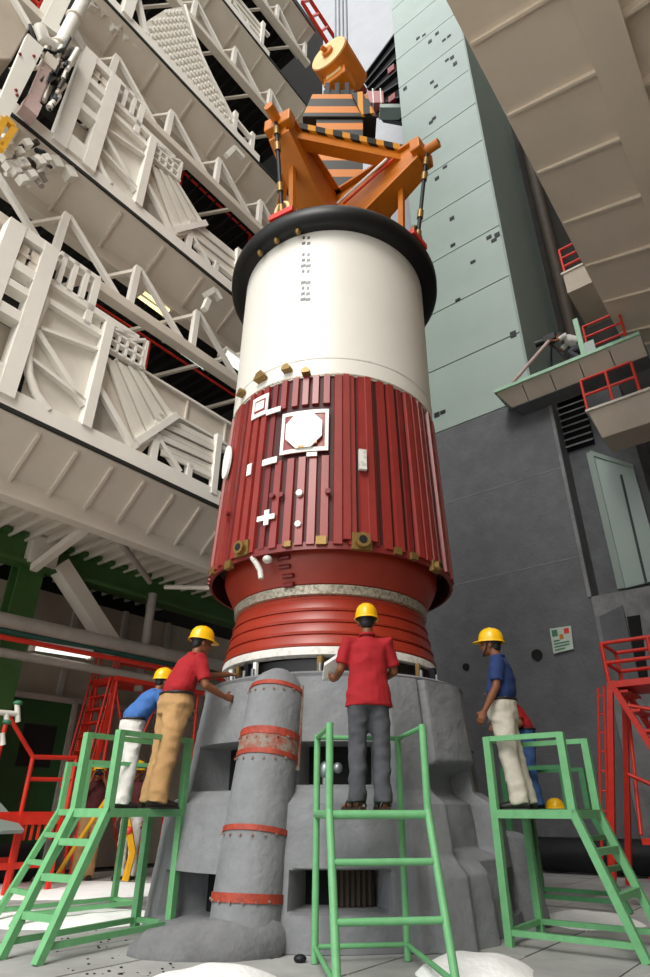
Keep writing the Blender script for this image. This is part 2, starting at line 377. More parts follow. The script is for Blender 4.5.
# ------------------------------------------------------------------ big slab overhead on the right
def slab_right():
    z0, v0, v1, v2 = 12.1, 1.47, -.05, -.6
    t = thing('service_platform', W(9, 0, 11.3), 'huge beige cantilever platform with ribbed underside hanging overhead beside the pale green wall', 'platform')
    u0, u1 = .5, 15.5
    obj('deck', MB().ub(u0, u1, -3.4, v0, 12.1, 12.3), 'beige_right', t)
    obj('soffit_plate', MB().hexa([W(u0, v0, 12.06), W(u1, v0, 12.06), W(u1, v1, 11.72), W(u0, v1, 11.72), W(u0, v0, 12.1), W(u1, v0, 12.1), W(u1, v1, 11.78), W(u0, v1, 11.78)]), 'beige_right', t)
    rb = None
    for k in range(12):
        u = [1.4, 2.75, 4.1, 5.45, 6.9, 8.3, 9.75, 11.2, 12.6, 14.0, 14.7, 15.2][k]
        if rb is None: rb = obj('rib', MB().hexa([W(0, v0 - .03, 12.0), W(.05, v0 - .03, 12.0), W(.05, v1, 11.63), W(0, v1, 11.63), W(0, v0 - .03, 12.07), W(.05, v0 - .03, 12.07), W(.05, v1, 11.74), W(0, v1, 11.74)]), 'beige_right', t); o = rb
        else: o = rep(rb)
        o.location = W(u, 0, 0)
    obj('flange', MB().ub(u0, u1, v2, v1 + .02, 11.62, 11.68).ub(u0, u1, v2 + .14, v2 + .2, 11.66, 12.1).ub(u0, u1, v1 - .06, v1, 11.66, 11.8), 'beige_right', t)
    obj('inner_soffit', MB().ub(u0, u1, -3.4, v2 + .14, 11.9, 11.96), 'beige_right', t)
    rb = None
    for k in range(12):
        if rb is None: rb = obj('inner_rib', MB().ub(0, .06, -3.3, v2 + .14, 11.72, 11.92), 'beige_right', t); o = rb
        else: o = rep(rb)
        o.location = W(1.4 + k * 1.25, 0, 0)
    obj('inner_flange', MB().ub(u0, u1, -1.9, -1.6, 11.62, 11.68), 'beige_right', t)
slab_right()

# ------------------------------------------------------------------ left platforms
VL = 8.5; U0, U1 = -1.5, 9.6
def level(zt, label, truss=True):
    t = thing('service_platform', W(4, VL, zt - 1), label, 'platform')
    obj('deck', MB().ub(U0, U1, VL + .02, 13.3, zt - .1, zt), 'beige', t)
    obj('edge_seal', MB().ub(U0, U1, VL - .04, VL + .04, zt - .05, zt + .02), 'black_edge', t)
    # sloping soffit
    s = .95 if not truss else .85
    vb, zb = VL + .72, zt - s + .22
    obj('soffit_plate', MB().hexa([W(U0, VL, zt - .08), W(U1, VL, zt - .08), W(U1, vb, zb), W(U0, vb, zb), W(U0, VL, zt - .03), W(U1, VL, zt - .03), W(U1, vb, zb + .06), W(U0, vb, zb + .06)]), 'beige', t)
    rb = None
    for k in range(16):
        if rb is None: rb = obj('rib', MB().hexa([W(0, VL + .05, zt - .2), W(.05, VL + .05, zt - .2), W(.05, vb, zb - .1), W(0, vb, zb - .1), W(0, VL + .05, zt - .09), W(.05, VL + .05, zt - .09), W(.05, vb, zb + .03), W(0, vb, zb + .03)]), 'beige', t); o = rb
        else: o = rep(rb)
        o.location = W(-.6 + .66 * k if not truss else -.6 + 1.09 * k, 0, 0)
        if truss and k > 8: break
    obj('flange', MB().ub(U0, U1, vb - .03, vb + .06, zt - 1.0 if not truss else zt - .92, zb + .03).ub(U0, U1, vb - .06, vb + .2, zt - 1.04 if not truss else zt - .96, zt - .98 if not truss else zt - .9), 'beige', t)
    zu = zt - .62
    obj('under_sheet', MB().ub(U0, U1, vb, 13.3, zu, zu + .05), 'interior_shade' if truss else 'beige', t)  # trussed levels: shade painted into the sheet, its ribs and back chord
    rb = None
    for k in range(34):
        if rb is None: rb = obj('under_rib', MB().ub(0, .05, vb, 13.2, zu - .14, zu), 'interior_shade' if truss else 'beige', t); o = rb
        else: o = rep(rb)
        o.location = W(U0 + .2 + k * .32, 0, 0)
    if truss:
        zc = zt - 2.15; v = VL + .3
        obj('bottom_chord', MB().ub(U0, U1, v - .12, v + .12, zc - .1, zc + .12), 'beige', t, bevel=.01)
        zk = zt - .95
        step = 1.62
        for k in range(7):
            u = -.35 + k * step
            obj('truss_post', MB().bar(W(u, v, zc), W(u, v, zk), .13), 'beige_white', t)
            if k < 6:
                obj('truss_diagonal', MB().bar(W(u + .05, v, zk), W(u + step * .93, v, zc), .1), 'beige_white', t)
                obj('truss_back_diagonal', MB().bar(W(u + .05, v + 1.6, zc + .1), W(u + step, v, zk - .1), .08), 'beige', t)
        obj('back_chord', MB().ub(U0, U1, v + 1.5, v + 1.7, zc - .1, zc + .12), 'interior_shade', t)
    return t
level(6.4, 'lowest beige cantilever platform on the left, its ribbed soffit above the green beam', False)
level(12.08, 'beige trussed platform with a fluorescent lamp beneath it, second above the green beam')
level(17.7, 'beige trussed platform above the flap with the black gap and thin red rail')
level(23.4, 'beige trussed platform just above the studded tread plate')
level(29.1, 'highest beige trussed platform behind the orange drum')
level(34.8, 'topmost beige trussed platform with the red rail on its edge')

def UVZ(u, z, v=VL): return W(u, v, z)
def flap(zt, label, group=None, studs=False, fo=0.0):
    t = thing('folding_flap', W(4.2, VL, zt), label, 'platform flap')
    v = VL
    def pbar(name, a, b, wd, m='beige_white', dv=0, th=.12):
        (u0, z0), (u1, z1) = a, b; d = Vector((u1 - u0, z1 - z0)).normalized() * 1; nx, nz = -d.y * wd / 2, d.x * wd / 2
        q = [W(u0 + nx, v + dv, zt + z0 + nz), W(u0 - nx, v + dv, zt + z0 - nz), W(u1 - nx, v + dv, zt + z1 - nz), W(u1 + nx, v + dv, zt + z1 + nz)]
        return obj(name, MB().prism(q, Vector((VX, VY, 0)) * th), m, t)
    pbar('bottom_rail', (U0, .17), (7.3, .17), .32, th=.16, dv=-.02)
    if not studs:
        # ladder like box frame
        pbar('frame_post', (2.86 + fo, .15), (2.86 + fo, 3.4), .26, dv=-.08, th=.3)
        pbar('frame_post', (2.24 + fo, .15), (2.24 + fo, 3.4), .28, dv=-.08, th=.3)
        for z, wd in ((3.3, .22), (2.55, .18), (2.15, .14), (1.62, .2), (.42, .45)): pbar('frame_bar', (2.3 + fo, z), (2.8 + fo, z), wd, dv=-.07, th=.25)
        obj('frame_back', MB().ub(2.3 + fo, 2.8 + fo, v + .3, v + .34, zt + .5, zt + 1.6), 'beige', t)
        for u in (2.42 + fo, 2.6 + fo): obj('frame_clamp', MB().ub(u, u + .13, v, v + .2, zt + 2.7, zt + 3.1).ub(u - .04, u + .2, v - .02, v + .1, zt + 2.85, zt + 2.93), 'beige', t)
        # plated bay with arch
        q = [W(3.0, v + .12, zt + .3), W(4.0, v + .12, zt + .3), W(4.0, v + .12, zt + 2.3), W(2.95, v + .12, zt + 2.25)]
        obj('back_plate', MB().prism(q, Vector((VX, VY, 0)) * .05), 'corr', t)
        arc = [(2.9, 2.3), (2.86, 1.9), (2.84, 1.5), (2.88, 1.1), (2.98, .75), (3.16, .48), (3.42, .28)]
        obj('arch', MB().tube([W(u, v + .03, zt + z) for u, z in arc], .075, 8), 'beige_white', t, smooth=.8)
        arc = [(2.96, .9), (3.08, .62), (3.3, .3)]
        pbar('top_rail', (2.86, 2.32), (4.05, 2.32), .12)
        pbar('upper_beam', (2.86, 2.72), (4.7, 2.72), .14)
        pbar('upper_sheet', (2.9, 2.52), (3.95, 2.52), .28, 'corr', dv=.1, th=.03)
        pbar('bay_post', (4.06, .3), (4.06, 2.62), .17, dv=-.06, th=.2)
        pbar('link_post', (3.66, 2.3), (3.66, 3.42), .13)
        for u in (3.0, 3.22, 3.45): pbar('window_post', (u, 2.75), (u, 3.5), .09)
        pbar('window_rail', (2.9, 3.46), (3.7, 3.46), .09)
        pbar('brace', (2.9, 1.62), (3.98, .72), .1)
        pbar('brace', (2.95, 1.7), (3.98, 1.95), .06)
        pbar('brace', (2.95, 1.05), (3.98, .8), .06)
        pbar('brace', (4.1, 1.25), (5.0, .4), .11)
        q = [W(4.14, v + .1, zt + .3), W(5.0, v + .1, zt + .3), W(4.14, v + .1, zt + 1.2)]
        obj('back_plate', MB().prism(q, Vector((VX, VY, 0)) * .05), 'corr', t)
        # fan of profiled strips
        A0, A1 = Vector((4.14, 1.9)), Vector((4.95, 2.05)); B0, B1 = Vector((5.05, .55)), Vector((5.8, 1.5))
        n = 7
        for k in range(n):
            f0, f1 = k / n, (k + 1) / n - .025
            q = [A0.lerp(A1, f0), A0.lerp(A1, f1), B0.lerp(B1, f1), B0.lerp(B1, f0)]
            obj('profiled_strip', MB().prism([W(p.x, v + .02 + .03 * (k % 2), zt + p.y) for p in q], Vector((VX, VY, 0)) * .05), 'corr', t)
        q = [W(4.14, v + .1, zt + .3), W(5.2, v + .1, zt + .3), W(5.8, v + .1, zt + 1.5), W(4.95, v + .1, zt + 2.0), W(4.14, v + .1, zt + 1.9)]
        obj('strip_backing', MB().prism(q, Vector((VX, VY, 0)) * .03), 'beige', t)
        pbar('fan_end_rail', (5.05, .5), (5.82, 1.52), .14, dv=-.04, th=.14)
        # small lattice above the fan
        for z in (2.1, 2.32, 2.52): pbar('lattice_bar', (4.15, z), (4.95 - (z - 2.1) * .3, z + .03), .05)
        for u in (4.32, 4.5, 4.68, 4.86): pbar('lattice_bar', (u, 2.08), (u, 2.55), .05)
        pbar('lattice_bar', (4.2, 2.6), (4.6, 2.75), .05); pbar('lattice_bar', (4.5, 2.55), (4.85, 2.8), .05); pbar('lattice_bar', (4.9, 2.1), (4.9, 2.8), .06)
        # second run of strips
        for k in range(6):
            z = .62 + k * .15
            pbar('profiled_strip', (5.62 - .06 * k, z - .05), (6.9, z + .05), .12, 'corr', dv=.02 + .03 * (k % 2), th=.05)
        pbar('end_post', (6.92, .2), (6.92, 1.62), .14, dv=-.04)
        pbar('end_bar', (6.9, 1.35), (7.25, 1.4), .1)
        pbar('small_brace', (5.0, .36), (5.42, .82), .09); pbar('small_brace', (5.5, .82), (6.1, .36), .09); pbar('small_post', (5.46, .3), (5.46, .9), .14)
        pbar('small_post', (6.3, .3), (6.3, .62), .12); pbar('small_brace', (6.3, .58), (6.9, .6), .09)
    else:
        q = [(3.2, .35), (3.25, 1.0), (3.6, 2.2), (4.1, 3.3), (4.5, 2.55), (4.85, 2.0), (5.3, 1.55), (5.95, 1.0), (6.4, .6), (6.5, .35)]
        obj('tread_plate', MB().prism([W(u, v + .05, zt + z) for u, z in q], Vector((VX, VY, 0)) * .06), 'corr', t)
        m = MB()
        def inside(u, z):
            c = False
            for i in range(len(q)):
                (a, b), (d, e) = q[i], q[i - 1]
                if (b > z) != (e > z) and u < (d - a) * (z - b) / (e - b) + a: c = not c
            return c
        for i in range(22):
            for j in range(16):
                u, z = 3.2 + i * .19 + (j % 2) * .095, .42 + j * .19
                if inside(u, z) and inside(u + .08, z + .05) and inside(u - .08, z - .05): m.hexa([W(u - .055, v + .01, zt + z - .055), W(u + .055, v + .01, zt + z - .055), W(u + .055, v + .06, zt + z - .055), W(u - .055, v + .06, zt + z - .055), W(u - .055, v + .01, zt + z + .055), W(u + .055, v + .01, zt + z + .055), W(u + .055, v + .06, zt + z + .055), W(u - .055, v + .06, zt + z + .055)])
        o = obj('tread_stud', m, 'beige_white', t); o['kind'] = 'stuff'
        pbar('frame_post', (2.72, .15), (2.72, 3.42), .24, dv=-.08, th=.3); pbar('frame_post', (1.72, .15), (1.72, 3.42), .26, dv=-.08, th=.3)
        pbar('frame_bar', (1.8, 3.3), (2.66, 3.3), .2, dv=-.08); pbar('frame_bar', (1.8, 2.0), (2.66, 2.0), .2, dv=-.08)
        pbar('brace', (2.75, 1.7), (3.3, .4), .14); pbar('brace', (2.75, 2.5), (3.6, 3.2), .14)
        arc = [(4.1, 3.35), (4.5, 2.6), (4.85, 2.05), (5.3, 1.6), (5.95, 1.05), (6.4, .65)]
        obj('curved_rim', MB().tube([W(u, v + .05, zt + z) for u, z in arc], .05, 8), 'beige_white', t, smooth=.8)
        pbar('end_post', (6.3, .2), (6.3, 1.2), .14); pbar('end_post', (7.0, .2), (7.0, 1.1), .14); pbar('end_bar', (6.3, .9), (7.0, .8), .1)
    return t
flap(6.42, 'folded white flap with arch and profiled strips on the lowest platform, beside red shroud', fo=-.14)
flap(12.1, 'folded white flap with box frame and arch, below the studded flap', fo=.04)
flap(17.72, 'folded flap faced with a studded tread plate with a curved edge', studs=True)
flap(23.42, 'folded white flap with arch and strips above the studded tread plate')
flap(29.12, 'folded white flap with arch and strips on the highest beige level')

# girder, red rails and lamps seen in the gaps behind the flaps
t = thing('walkway_girder', W(6, 9.6, 7.6), 'plain beige girder behind the strips of the lowest white flap', 'girder')
zg1, zg0 = atv(145, 375, 8.95)[1], atv(150, 401, 8.95)[1]
obj('web', MB().ub(4.6, 9.6, 8.95, 9.0, zg0, zg1), 'beige', t); obj('flange', MB().ub(4.6, 9.6, 8.88, 9.1, zg1, zg1 + .06).ub(4.6, 9.6, 8.88, 9.1, zg0 - .06, zg0), 'beige_white', t)
for k in range(4): obj('stiffener', MB().ub(5.2 + k * 1.1, 5.24 + k * 1.1, 8.9, 8.95, zg0, zg1), 'beige', t)
t = thing('walkway_rail', W(6, 10.0, 8.46), 'thin red guard rail in the dark gap above the lowest white flap', 'railing')
a, b = atv(95, 300, 10.0), atv(232, 397, 10.0); zr = (a[1] + b[1]) / 2
obj('handrail', MB().tube([W(a[0], 10, zr), W(10, 10, zr)], .032, 8), 'red_paint', t, smooth=.8)
obj('mid_rail', MB().tube([W(a[0], 10, zr - .5), W(atv(150, 340, 10)[0], 10, zr - .5)], .03, 8), 'red_paint', t, smooth=.8)
for u in (a[0], atv(150, 340, 10)[0], 8.6): obj('rail_post', MB().tube([W(u, 10, 7.0), W(u, 10, zr)], .045, 8), 'red_paint', t, smooth=.8)
t = thing('walkway_rail', W(6, 10.0, 13.2), 'thin red rail in the black gap beside the middle white flap', 'railing')
a, b = atv(183, 168, 10.0), atv(250, 238, 10.0); zr = (a[1] + b[1]) / 2
obj('handrail', MB().tube([W(4.5, 10, zr), W(10, 10, zr)], .04, 8), 'red_paint', t, smooth=.8)
for u in (a[0], b[0]): obj('rail_post', MB().tube([W(u, 10, 12.1), W(u, 10, zr)], .05, 8), 'red_paint', t, smooth=.8)
t = thing('walkway_rail', W(9, 8.3, 35), 'red ladder rail high up beside the light grey wall', 'railing')
p = [PV(302, 2, 8.2), PV(338, 60, 8.2)]; q = [PV(310, 0, 8.2), PV(344, 52, 8.2)]
for a in (p, q): obj('handrail', MB().tube(a, .08, 8), 'red_paint', t, smooth=.8)
for k in range(5): obj('rung', MB().tube([p[0].lerp(p[1], k / 4), q[0].lerp(q[1], k / 4)], .06, 6), 'red_paint', t, smooth=.8)
def lamp(name, p, q, label, warm=False, r=.09):
    t = thing(name, (p + q) / 2 - Vector((0, 0, .1)), label, 'lamp', None)
    up = Vector((0, 0, 1)); d = (q - p).normalized(); s = d.cross(up).normalized()
    obj('housing', MB().bar(p + up * .09, q + up * .09, r * 3.4, .07), 'beige_white', t)
    for k in (-1, 1): obj('tube', MB().tube([p + s * r * k, q + s * r * k], r * .55, 8), 'tube_warm' if warm else 'tube_light', t, smooth=.8)
    for e in (p, q): obj('end_cap', MB().bar(e - s * r * 1.6, e + s * r * 1.6, .05, .1), 'beige', t)
lamp('fluorescent_lamp', PV(167, 338, 9.0), PV(207, 366, 9.0), 'twin-tube fluorescent lamp under the trussed platform, above the red rail')
lamp('fluorescent_lamp', PV(222, 353, 9.0), PV(246, 371, 9.0), 'twin-tube fluorescent lamp half hidden by the white casing')
lamp('fluorescent_lamp', PV(140, 293, 9.35), PV(167, 313, 9.35), 'warm yellow fluorescent lamp glowing behind the truss diagonals', True)

# left back wall, green frame, pipes
struct(obj('wall_left', MB().ub(-6, 16, 13.4, 13.7, 0, 46), 'interior_shade'))  # wall colour darkened to paint the unlit interior between the decks
wl = struct(obj('wall_left', MB().ub(-2, 14, 12.6, 12.75, 0, 5.2), 'wall_brown'))
for k in range(9): obj('wall_pilaster', MB().ub(4.2 + k * 1.25, 4.3 + k * 1.25, 12.5, 12.6, 0, 5.2), 'pipe_grey', wl)
for z in (3.0, 4.1): obj('wall_ledge', MB().ub(0, 14, 12.45, 12.6, z, z + .1), 'pipe_grey', wl)
v = 11.5
t = thing('green_frame', W(5.2, v, 0), 'dark green steel column and beam carrying the lowest left platform', 'steel frame')
obj('column', MB().ub(4.86, 5.34, v - .05, v, 0, 5.6).ub(4.86, 5.34, v + .3, v + .35, 0, 5.6).ub(5.08, 5.12, v, v + .3, 0, 5.6), 'green_beam', t)
obj('beam', MB().ub(0, 12, v - .1, v, 5.2, 5.72).ub(0, 12, v - .28, v + .1, 5.68, 5.76).ub(0, 12, v - .28, v + .1, 5.16, 5.24), 'green_beam', t)
obj('bracket', MB().bar(W(5.0, v - .3, 5.1), W(5.0, VL + .75, 5.55), .14), 'beige', t)
obj('gusset', MB().ub(4.85, 5.4, v - .36, v - .12, 5.2, 5.75), 'beige', t)
m = MB(); m.bar(W(5.5, v - .2, 5.35), W(7.1, v - .2, 3.9), .36, .3)
tag(obj('diagonal_brace', m, 'beige'), 'wide beige diagonal brace leaning below the green beam', 'brace')
m = MB(); m.tube([W(7.73, v - .3, 5.3), W(7.73, v - .3, 3.2)], .1, 10)
tag(obj('short_post', m, 'pipe_grey', smooth=.8), 'short round grey post hanging under the green beam', 'post')
m = MB(); m.tube([PV(102, 516, 9.3), PV(150, 582, 10.6)], .06, 8)
tag(obj('hanger_strut', m, 'pipe_grey', smooth=.8), 'thin grey slanting strut beneath the lowest ribbed soffit', 'strut')
m = MB(); m.tube([PV(165, 587, 10.4), PV(216, 588, 9.2)], .05, 8)
tag(obj('reach_pole', m, 'beige', smooth=.8), 'slim beige pole pointing at the lower edge of the red shroud', 'pole')
m = MB(); m.tube([W(-1, 10.85, 3.9), W(11, 10.85, 3.98)], .13, 12)
tag(obj('service_pipe', m, 'pipe_grey', smooth=.8), 'thick grey horizontal pipe along the left back wall', 'pipe')
m = MB(); m.tube([W(-1, 10.85, 3.6), W(11, 10.85, 3.7)], .045, 10)
tag(obj('service_pipe', m, 'red_paint', smooth=.8), 'thin red horizontal pipe below the thick grey pipe', 'pipe')
m = MB(); m.tube([W(-1, 10.95, 3.75), W(11, 10.95, 3.83)], .05, 10)
tag(obj('service_pipe', m, 'pipe_teal', smooth=.8), 'thin dark teal pipe between the grey and the red pipe', 'pipe')
m = MB(); m.tube([W(-1, 11.0, 3.4), W(11, 11.0, 3.46)], .08, 10)
tag(obj('service_pipe', m, 'pipe_grey', smooth=.8), 'slim grey pipe lowest of the pipes over the green door', 'pipe')
lamp('fluorescent_lamp', PV(32, 648, 11.0), PV(90, 657, 11.0), 'fluorescent lamp hanging by the red pipe over the green door', r=.05)
# green doorway with dark window
d1 = struct(obj('door_1', MB().ub(5.5, 6.95, 12.3, 12.42, 0, 2.95), 'green_door'))
obj('door_window', MB().ub(6.05, 6.72, 12.28, 12.31, 1.75, 2.5), 'void', d1)
obj('door_frame', MB().ub(5.42, 5.52, 12.25, 12.42, 0, 3.05).ub(6.95, 7.05, 12.25, 12.42, 0, 3.05).ub(5.42, 7.05, 12.25, 12.42, 2.95, 3.05), 'pipe_grey', d1)
d2 = struct(obj('door_2', MB().ub(4.0, 5.3, 12.3, 12.42, 0, 2.6), 'void'))
obj('door_frame', MB().ub(3.9, 4.0, 12.25, 12.42, 0, 2.7).ub(3.9, 5.4, 12.25, 12.42, 2.6, 2.7), 'green_door', d2)
# ------------------------------------------------------------------ red stairs and rails on the left
def tb(parent, name, a, b, r=.03, m='red_paint'): return obj(name, MB().tube([a, b], r, 8), m, parent, smooth=.8)
v = 11.05
Zp = 3.38
t = thing('red_stair', W(6.8, v, 0), 'steep red steel stair with landing and rails beside the green door', 'stair')
ut, ub_ = atv(116, 686, v)[0], atv(84, 800, v)[0]
zb = .9
for dv in (0, .7):
    obj('stringer', MB().bar(W(ub_, v + dv, zb), W(ut, v + dv, Zp), .04, .09), 'red_paint', t)
    tb(t, 'handrail', W(ub_ - .1, v + dv, zb + .5), W(ut - .1, v + dv, Zp + .5), .022)
    tb(t, 'mid_rail', W(ub_ - .05, v + dv, zb + .26), W(ut - .05, v + dv, Zp + .26), .014)
    for k in range(4):
        f = k / 3; p = W(ub_, v + dv, zb).lerp(W(ut, v + dv, Zp), f); tb(t, 'rail_post', p, p + Vector((0, 0, .5)), .02)
for k in range(10):
    f = (k + .5) / 10; p = W(ub_, v, zb).lerp(W(ut, v, Zp), f); c = W(0, 0, 0)
    obj('tread', MB().hexa([p + W(-.1, 0, 0), p + W(.1, 0, 0), p + W(.1, .7, 0), p + W(-.1, .7, 0), p + W(-.1, 0, .03), p + W(.1, 0, .03), p + W(.1, .7, .03), p + W(-.1, .7, .03)]), 'red_paint', t)
obj('landing', MB().ub(ut - .1, ut + 2.2, v - .1, v + .8, Zp - .08, Zp), 'red_paint', t)
for du in (0, 1.1, 2.1):
    for dv in (0, .7):
        tb(t, 'rail_post', W(ut + du, v + dv, Zp), W(ut + du, v + dv, Zp + .52), .022); tb(t, 'leg', W(ut + du, v + dv, 0), W(ut + du, v + dv, Zp), .035)
for h in (.26, .5):
    for dv in (0, .7): tb(t, 'handrail', W(ut, v + dv, Zp + h), W(ut + 2.1, v + dv, Zp + h), .022)
for dv in (0, .7):
    tb(t, 'cross_brace', W(ut, v + dv, .3), W(ut + 1.1, v + dv, Zp - .2), .025); tb(t, 'cross_brace', W(ut + 1.1, v + dv, .3), W(ut, v + dv, Zp - .2), .025)
    tb(t, 'leg', W(ub_, v + dv, 0), W(ub_, v + dv, zb), .04)
v = 9.4
t = thing('red_gangway', W(4.7, v, 0), 'low red gangway frame with bent guard rail in front of the green door', 'gangway')
A = lambda px, py, dv=0: PV(px, py, v + dv)
ud = [atv(x, 812, v)[0] for x in (-25, 22, 62)]
zd = 1.0
obj('deck', MB().ub(ud[0], ud[2], v, v + 1.1, zd - .06, zd), 'red_paint', t)
for dv in (0, 1.1):
    obj('edge_beam', MB().bar(W(ud[0], v + dv, zd - .1), W(ud[2], v + dv, zd - .1), .05, .12), 'red_paint', t)
    for u in ud: obj('leg', MB().bar(W(u, v + dv, 0), W(u, v + dv, zd), .06), 'red_paint', t)
    obj('low_beam', MB().bar(W(ud[0], v + dv, .35), W(ud[2], v + dv, .35), .05, .08), 'red_paint', t)
for k in range(6):
    u = ud[1] + .1 + k * .1; obj('grid_bar', MB().bar(W(u, v, zd - .35), W(u, v, zd - .1), .03), 'red_paint', t)
p0, p1, p2 = A(8, 715, .6), A(33, 757, .6), A(76, 758, .6)
tb(t, 'handrail', p0, p1, .035); tb(t, 'handrail', p1, p2, .035)
q1, q2 = A(30, 779, .6), A(76, 780, .6); tb(t, 'mid_rail', q1, q2)
tb(t, 'rail_post', p1, Vector((p1.x, p1.y, zd)), .035); tb(t, 'rail_post', p2, Vector((p2.x, p2.y, zd)), .035); tb(t, 'rail_post', p0, Vector((p0.x, p0.y, zd)), .035)
m = MB(); m.bar(A(-20, 795, .5), A(12, 832, -.2), .4, .05)
obj('ramp_plate', m, 'clad_side', t)
# valve pipes above the gangway
t = thing('valve_pipework', A(5, 730, .3), 'small white valve pipes at the upper end of the red gangway rail', 'valve')
for (x0, y0, x1, y1) in ((-6, 712, 18, 714), (6, 713, 7, 722), (17, 702, 18, 722), (-4, 712, -3, 738), (2, 733, 3, 745)):
    tb(t, 'pipe', A(x0, y0, .3), A(x1, y1, .3), .04, 'white_paint')
for (x, y) in ((18, 703), (7, 722)): obj('valve_wheel', MB().ell(A(x, y, .3), (.07, .07, .04)), 'sign_green', t, smooth=1)
# dark pipeline on the floor along the left wall
m = MB(); m.tube([W(1.5, 10.95, .28), W(6.0, 10.95, .28)], .27, 14)
tag(obj('floor_pipe', m, 'dark_steel', smooth=.8), 'thick dark pipe lying on the floor under the red gangway', 'pipe')
m = MB(); m.tube([W(12.9, -.5, .3), W(12.9, 5.2, .3)], .28, 14)
tag(obj('floor_pipe', m, 'dark_steel', smooth=.8), 'thick dark pipe lying at the foot of the dark grey wall', 'pipe')

# ------------------------------------------------------------------ red stair tower on the right
uu = 10.7
B = lambda px, py, du=0: PU(px, py, uu + du)
t = thing('red_stair_tower', W(uu, 3.0, 0), 'tall red stair tower with railed top landing and side ladder at the grey wall', 'stair')
v0, zt_ = atu(609, 682, uu); vb0, _ = atu(612, 890, uu); vend = v0 - 1.6
obj('landing', MB().ub(uu - .05, uu + .9, vend, v0, zt_ - .1, zt_), 'red_paint', t)
for du in (0, .85):
    for vv in (v0, v0 - .72, vend):
        tb(t, 'rail_post', W(uu + du, vv, zt_), W(uu + du, vv, zt_ + .62), .035)
    for h in (.3, .62): tb(t, 'handrail', W(uu + du, v0, zt_ + h), W(uu + du, vend, zt_ + h), .032)
    obj('stringer', MB().bar(W(uu + du, v0 - .02, zt_), W(uu + du, v0 - 1.15, 0), .09, .09), 'red_paint', t)
    lb = atu(613, 890, uu)[0]; obj('leg', MB().bar(W(uu + du, lb, 0), W(uu + du, v0 - .02, zt_), .085), 'red_paint', t)
    obj('base_beam', MB().bar(W(uu + du, v0, .12), W(uu + du, v0 - 1.8, .12), .1, .14), 'red_paint', t)
    obj('base_beam', MB().bar(W(uu + du, v0, .62), W(uu + du, v0 - 1.8, .62), .07, .08), 'red_paint', t)
for k in range(9):
    f = (k + .6) / 9.5; c = W(uu, v0 - .02, zt_).lerp(W(uu, v0 - 1.15, 0), f)
    obj('step', MB().hexa([c, c + W(.85, 0, 0), c + W(.85, -.16, 0), c + W(0, -.16, 0), c + W(0, 0, .04), c + W(.85, 0, .04), c + W(.85, -.16, .04), c + W(0, -.16, .04)]), 'red_paint', t)
for h in (.3, .62): tb(t, 'handrail', W(uu, v0, zt_ + h), W(uu + .85, v0, zt_ + h), .032)
lA = [(B(598, 688), B(602, 862)), (B(604, 686), B(609, 866))]
for a, b in lA: tb(t, 'ladder_rail', a, b, .022)
for k in range(9): tb(t, 'ladder_rung', lA[0][0].lerp(lA[0][1], (k + .5) / 9), lA[1][0].lerp(lA[1][1], (k + .5) / 9), .014)
tb(t, 'knee_brace', W(uu, v0 - .1, zt_ - .35), W(uu + .2, vend, zt_ - .75), .03); tb(t, 'cross_brace', W(uu, v0, .7), W(uu + .85, v0, zt_ - .3), .03)
tb(t, 'cross_brace', W(uu, v0, 1.5), W(uu, vend, .7), .03)

# ------------------------------------------------------------------ rocket stage
AX = Vector((0, 8, 0)); D = 8.0
def cyl(px, py, R):
    r = ray(px, py); a = r[0] ** 2 + r[1] ** 2; b = -2 * D * r[1]; c = D * D - R * R
    t = (-b - math.sqrt(b * b - 4 * a * c)) / (2 * a); x, y = r[0] * t, r[1] * t
    return math.atan2(x, D - y), r[2] * t + EYE
def CYL(a, R, z): return Vector((R * math.sin(a), 8 - R * math.cos(a), z))
R = thing('rocket_stage', (0, 8, 2.47), 'upright rocket motor stage with white casing, corrugated red shroud and red nozzle', 'rocket')
C8 = (0, 8)
obj('casing', MB().lathe([(0, 9.15), (1.575, 9.15), (1.575, 6.2), (0, 6.2)], 128, C8), 'white_paint', R, smooth=.6)
obj('casing_seam', MB().lathe([(1.575, 6.52), (1.581, 6.52), (1.581, 6.5), (1.575, 6.5)], 128, C8), 'white_ring', R, smooth=.6)
cap = obj('end_cap', MB().lathe([(1.56, 9.1), (1.70, 9.08), (1.80, 9.1), (1.845, 9.16), (1.85, 9.3), (1.80, 9.4), (1.62, 9.43), (0, 9.43)], 128, C8), 'black_rubber', R, smooth=.9)
obj('cap_trim', MB().lathe([(1.60, 9.43), (1.76, 9.425), (1.76, 9.45), (1.60, 9.46)], 128, C8, close=True), 'rim_grey', cap, smooth=.7)
obj('shroud_skin', MB().lathe([(1.545, 6.25), (1.60, 5.0), (1.635, 3.66), (1.62, 3.65), (1.59, 3.95), (1.40, 3.95)], 128, C8), 'red_groove_shade', R, smooth=.6)  # skin coloured dark so the grooves and bottom cavity look shaded
obj('shroud_top_hoop', MB().lathe([(1.55, 6.2), (1.583, 6.215), (1.583, 6.24), (1.55, 6.24)], 128, C8, close=True), 'alu_mottled', R, smooth=.6)
obj('shroud_bottom_hoop', MB().lathe([(1.62, 3.645), (1.655, 3.645), (1.652, 3.74), (1.62, 3.74)], 128, C8, close=True), 'red_corr_b', R, smooth=.6)
